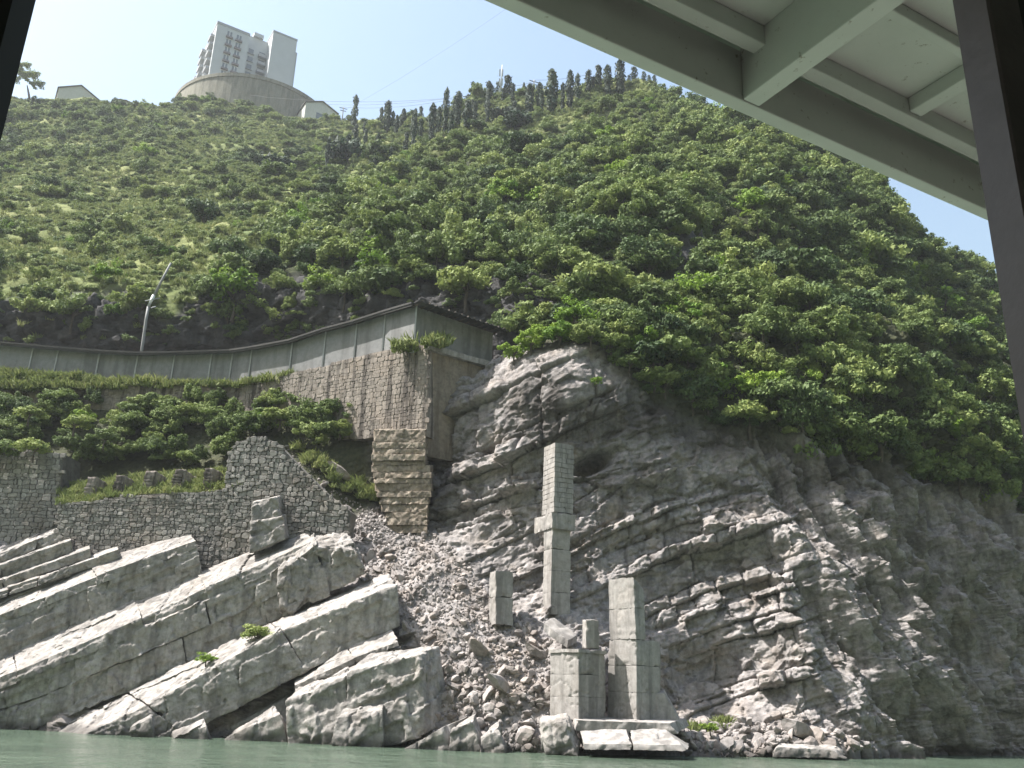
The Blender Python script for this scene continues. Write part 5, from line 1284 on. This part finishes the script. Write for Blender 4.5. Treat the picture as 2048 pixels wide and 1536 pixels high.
def house(label, u0, v_eave, u1, Y, w, d_, h, rise, a=58, z_off=0):
    p = P(u0, v_eave, Y); e = empty('house', (p[0], p[1], p[2] - h)); tag(e, label, 'house')
    e1, e2 = az(a), az(a - 90); o_ = np.zeros(3)
    body = [o_, o_ + e1 * w, o_ + e1 * w + e2 * d_, o_ + e2 * d_]; g1 = o_ + e1 * w / 2 + [0, 0, h + rise]; g2 = g1 + e2 * d_
    V = body + [q + [0, 0, h] for q in body] + [g1, g2]
    put('wall', mesh_from('wall', V, [(0, 1, 5, 8, 4), (1, 2, 6, 5), (2, 3, 7, 9, 6), (3, 0, 4, 7)], M['house']), e)
    for s in (-1, 1):
        a0 = g1 + [0, 0, 0.15] - e2 * 0.4; a1 = g2 + [0, 0, 0.15] + e2 * 0.4
        side = e1 * (w / 2 + 0.4) * s - np.array([0, 0, rise * (w / 2 + 0.4) / (w / 2)])
        V = [a0, a1, a1 + side, a0 + side]; V = V + [q + [0, 0, 0.18] for q in V]
        put('roof', box_mesh('roof', V, M['tile']), e)
    put('window', box_mesh('window', obox(o_, e1, e2, EZ, w * 0.35, w * 0.6, -0.06, -0.004, h * 0.45, h * 0.75), M['glass']), e)
    return e
house('pale gabled house among bushes at the top of the left slope', 118, 176, 215, 220, 11, 12, 8, 3.0)
house('small low pale house half hidden by the slope crest', 230, 200, 270, 226, 6, 6, 4, 0.8)
house('grey gabled house at the right foot of the round terrace', 612, 205, 668, 228, 10, 10, 8, 2.2)

# antenna, poles and wires on the ridge
q = hill_at(1004, 205); Yq = q[1]; an = empty('antenna_mast', q); tag(an, 'pale antenna mast rising over the ridge trees', 'antenna')
ht = P(1006, 130, Yq)[2] - q[2]
tube([(0, 0, -1), (0.1, 0, ht * 0.6), (0.2, 0, ht)], [0.22, 0.16, 0.12], 'tower', 'mast', an, 8)
for k in range(3):
    for s in (-1, 1): put('panel_antenna', box_mesh('panel_antenna', obox((s * 0.32, 0, ht - 3.2 - 2.6 * k), (1, 0, 0), (0, 1, 0), (0, 0, 1), -0.16, 0.16, -0.1, 0.1, 0, 1.9), M['tower']), an)
pole_lab = ['thin power pole by the grey gabled house', 'power pole with crossarm in the ridge row of cypresses', 'power pole with crossarm right of the antenna', 'power pole with crossarm among the high ridge trees']
tops = []
for (u_, vt_, vb_), lab in zip(((683, 214, 248), (935, 192, 215), (1022, 172, 196), (1072, 160, 190)), pole_lab):
    q = hill_at(u_, vb_); t = P(u_, vt_, q[1]); e = empty('power_pole', q - np.array([0, 0, 0.5])); tag(e, lab, 'power pole', 'power poles on the ridge')
    h = t[2] - q[2] + 0.5; tube([(0, 0, 0), (0, 0, h)], [0.17, 0.12], 'pole', 'pole', e, 8)
    put('crossarm', box_mesh('crossarm', obox((0, 0, h - 0.5), az(70), az(-20), EZ, -1.1, 1.1, -0.07, 0.07, 0, 0.14), M['wire']), e)
    put('crossarm', box_mesh('crossarm', obox((0, 0, h - 1.3), az(70), az(-20), EZ, -0.8, 0.8, -0.07, 0.07, 0, 0.14), M['wire']), e); tops.append(t)
def wire(a, b, sag, label, r=0.035, n=14):
    a, b = np.array(a), np.array(b); pth = [a + (b - a) * i / n - np.array([0, 0, 4 * sag * (i / n) * (1 - i / n)]) for i in range(n + 1)]
    o = tube(pth, [r] * (n + 1), 'wire', 'power_line', None, 5, a); tag(o, label, 'wire'); return o
wire(P(640, 208, 232), tops[1], 1.2, 'sagging wire from the gabled house to the ridge poles')
wire(tops[0], tops[1], 1.5, 'lower wire between the first two ridge power poles')
wire(tops[1], tops[2], 0.6, 'wire from the cypress row up to the antenna pole')
wire(tops[2], tops[3], 0.4, 'short wire between the two poles right of the antenna')
wire(tops[3], P(1180, 148, 172), 0.5, 'wire climbing from the last pole to the high ridge trees')
wire(P(500, 190, 222), P(935, 193, 196), 2.0, 'long wire crossing in front of the round terrace')
wire(P(690, 220, 214), P(1020, 12, 150), 1.0, 'long thin cable slanting up across the sky to the boat roof', 0.014)

# ------------------------------------------------------------------ the boat we look out of
SB = 1.6; ZB = 2.6 + 1.1 * SB
bt = empty('boat_canopy', (0.9, 1.6, 0.3)); tag(bt, 'pale painted boat canopy with beams and dark window posts framing the view', 'boat')
base = np.array(bt.location)
BA = az(60.6); BBv = az(150.6)
O = PZ(1480, 0.425 * (1480 - 950), ZB)             # on the lower outer edge of the edge beam
def bbox(nm, a0, a1, b0, b1, z0, z1, mat='boat', bev=0.004):
    V = [q - base for q in obox(O * [1, 1, 0], BA, BBv, EZ, a0 * SB, a1 * SB, b0 * SB, b1 * SB, ZB + z0 * SB, ZB + z1 * SB)]
    o = put(nm, box_mesh(nm, V, M[mat]), bt); m_ = o.modifiers.new('bevel', 'BEVEL'); m_.width = bev; m_.segments = 2; return o
bbox('edge_beam', -3, 3, 0.0, 0.031, 0.0, 0.118)
bbox('stringer', -3, 3, 0.066, 0.098, 0.085, 0.1298)
bbox('ceiling', -3, 3, -0.03, 2.2, 0.13, 0.15)
bbox('cross_beam', -0.022, 0.02, 0.0315, 2.2, 0.002, 0.1296)
bbox('cross_beam', -1.42, -1.38, 0.0315, 2.2, 0.002, 0.1296)
bbox('cross_beam', 1.38, 1.42, 0.0315, 2.2, 0.002, 0.1296)
for k in (-1.05, -0.7, -0.35, 0.395, 0.76, 1.08):
    bbox('rib', k, k + 0.036, 0.0985, 2.2, 0.095, 0.1294)
for k in (0.255, 0.62, 1.0, 1.4): bbox('purlin', -3, 3, k, k + 0.02, 0.1, 0.1292)
# unseen cabin added behind the camera to darken the beams: deck, side coaming and inner wall
bbox('deck', -3, 3, 0.0, 2.2, (0.9 - ZB) / SB, (1.0 - ZB) / SB, 'deck')
bbox('unseen_coaming', -3, 3, 0.0, 0.05, (1.0 - ZB) / SB + 0.001, (1.75 - ZB) / SB, 'frame')
bbox('unseen_cabin_wall', -3, 3, 2.15, 2.2, (1.0 - ZB) / SB + 0.001, 0.1288, 'deck')
bbox('unseen_cabin_end', -3.05, -3.002, 0.0, 2.2, (1.0 - ZB) / SB + 0.001, 0.1288, 'frame')
bbox('unseen_cabin_end', 3.002, 3.05, 0.0, 2.2, (1.0 - ZB) / SB + 0.001, 0.1288, 'frame')
# window posts
q = P(1985, 440, 1.02); d1 = az(75); d2 = az(-15)
V = [w - base for w in obox((q[0], q[1], 0), d1, d2, EZ, 0, 0.055, -0.05, 0.01, 0.3, ZB + 0.128 * SB)]
o = put('window_post', box_mesh('window_post', V, M['frame']), bt); m_ = o.modifiers.new('bevel', 'BEVEL'); m_.width = 0.003
V = [w - base for w in obox((q[0], q[1], 0), d1, d2, EZ, 0.0555, 0.3, -0.04, 0.03, 0.3, ZB + 0.127 * SB)]
put('post_dark_face', box_mesh('post_dark_face', V, M['post_black']), bt)  # darker second face of the post, put in as a black block
q = P(25, 95, 0.95); d1 = az(-100); d2 = az(-10)
V = [w - base for w in obox((q[0], q[1], 0), d1, d2, EZ, 0, 0.25, -0.03, 0.03, 0.3, ZB + 0.128 * SB)]
put('window_post', box_mesh('window_post', V, M['post_black']), bt)
hz_m = bpy.data.materials.new('river_air'); hz_m.use_nodes = True; hn = hz_m.node_tree
hn.nodes.remove(hn.nodes['Principled BSDF']); pv = hn.nodes.new('ShaderNodeVolumePrincipled'); pv.inputs['Density'].default_value = 0.00025
pv.inputs['Color'].default_value = (0.9, 0.95, 1.0, 1); pv.inputs['Anisotropy'].default_value = 0.2
hn.links.new(pv.outputs[0], hn.nodes['Material Output'].inputs['Volume'])
haze = put('haze', box_mesh('haze', obox((0, 0, 0), (1, 0, 0), (0, 1, 0), (0, 0, 1), -440, 440, -260, 440, -3.6, 250), hz_m)); tag(haze, 'pale summer haze filling the gorge air', kind='stuff')
print('objects', len(bpy.data.objects), 'wood', len(allp), 'scrub', len(ps), 'grass', len(allg))
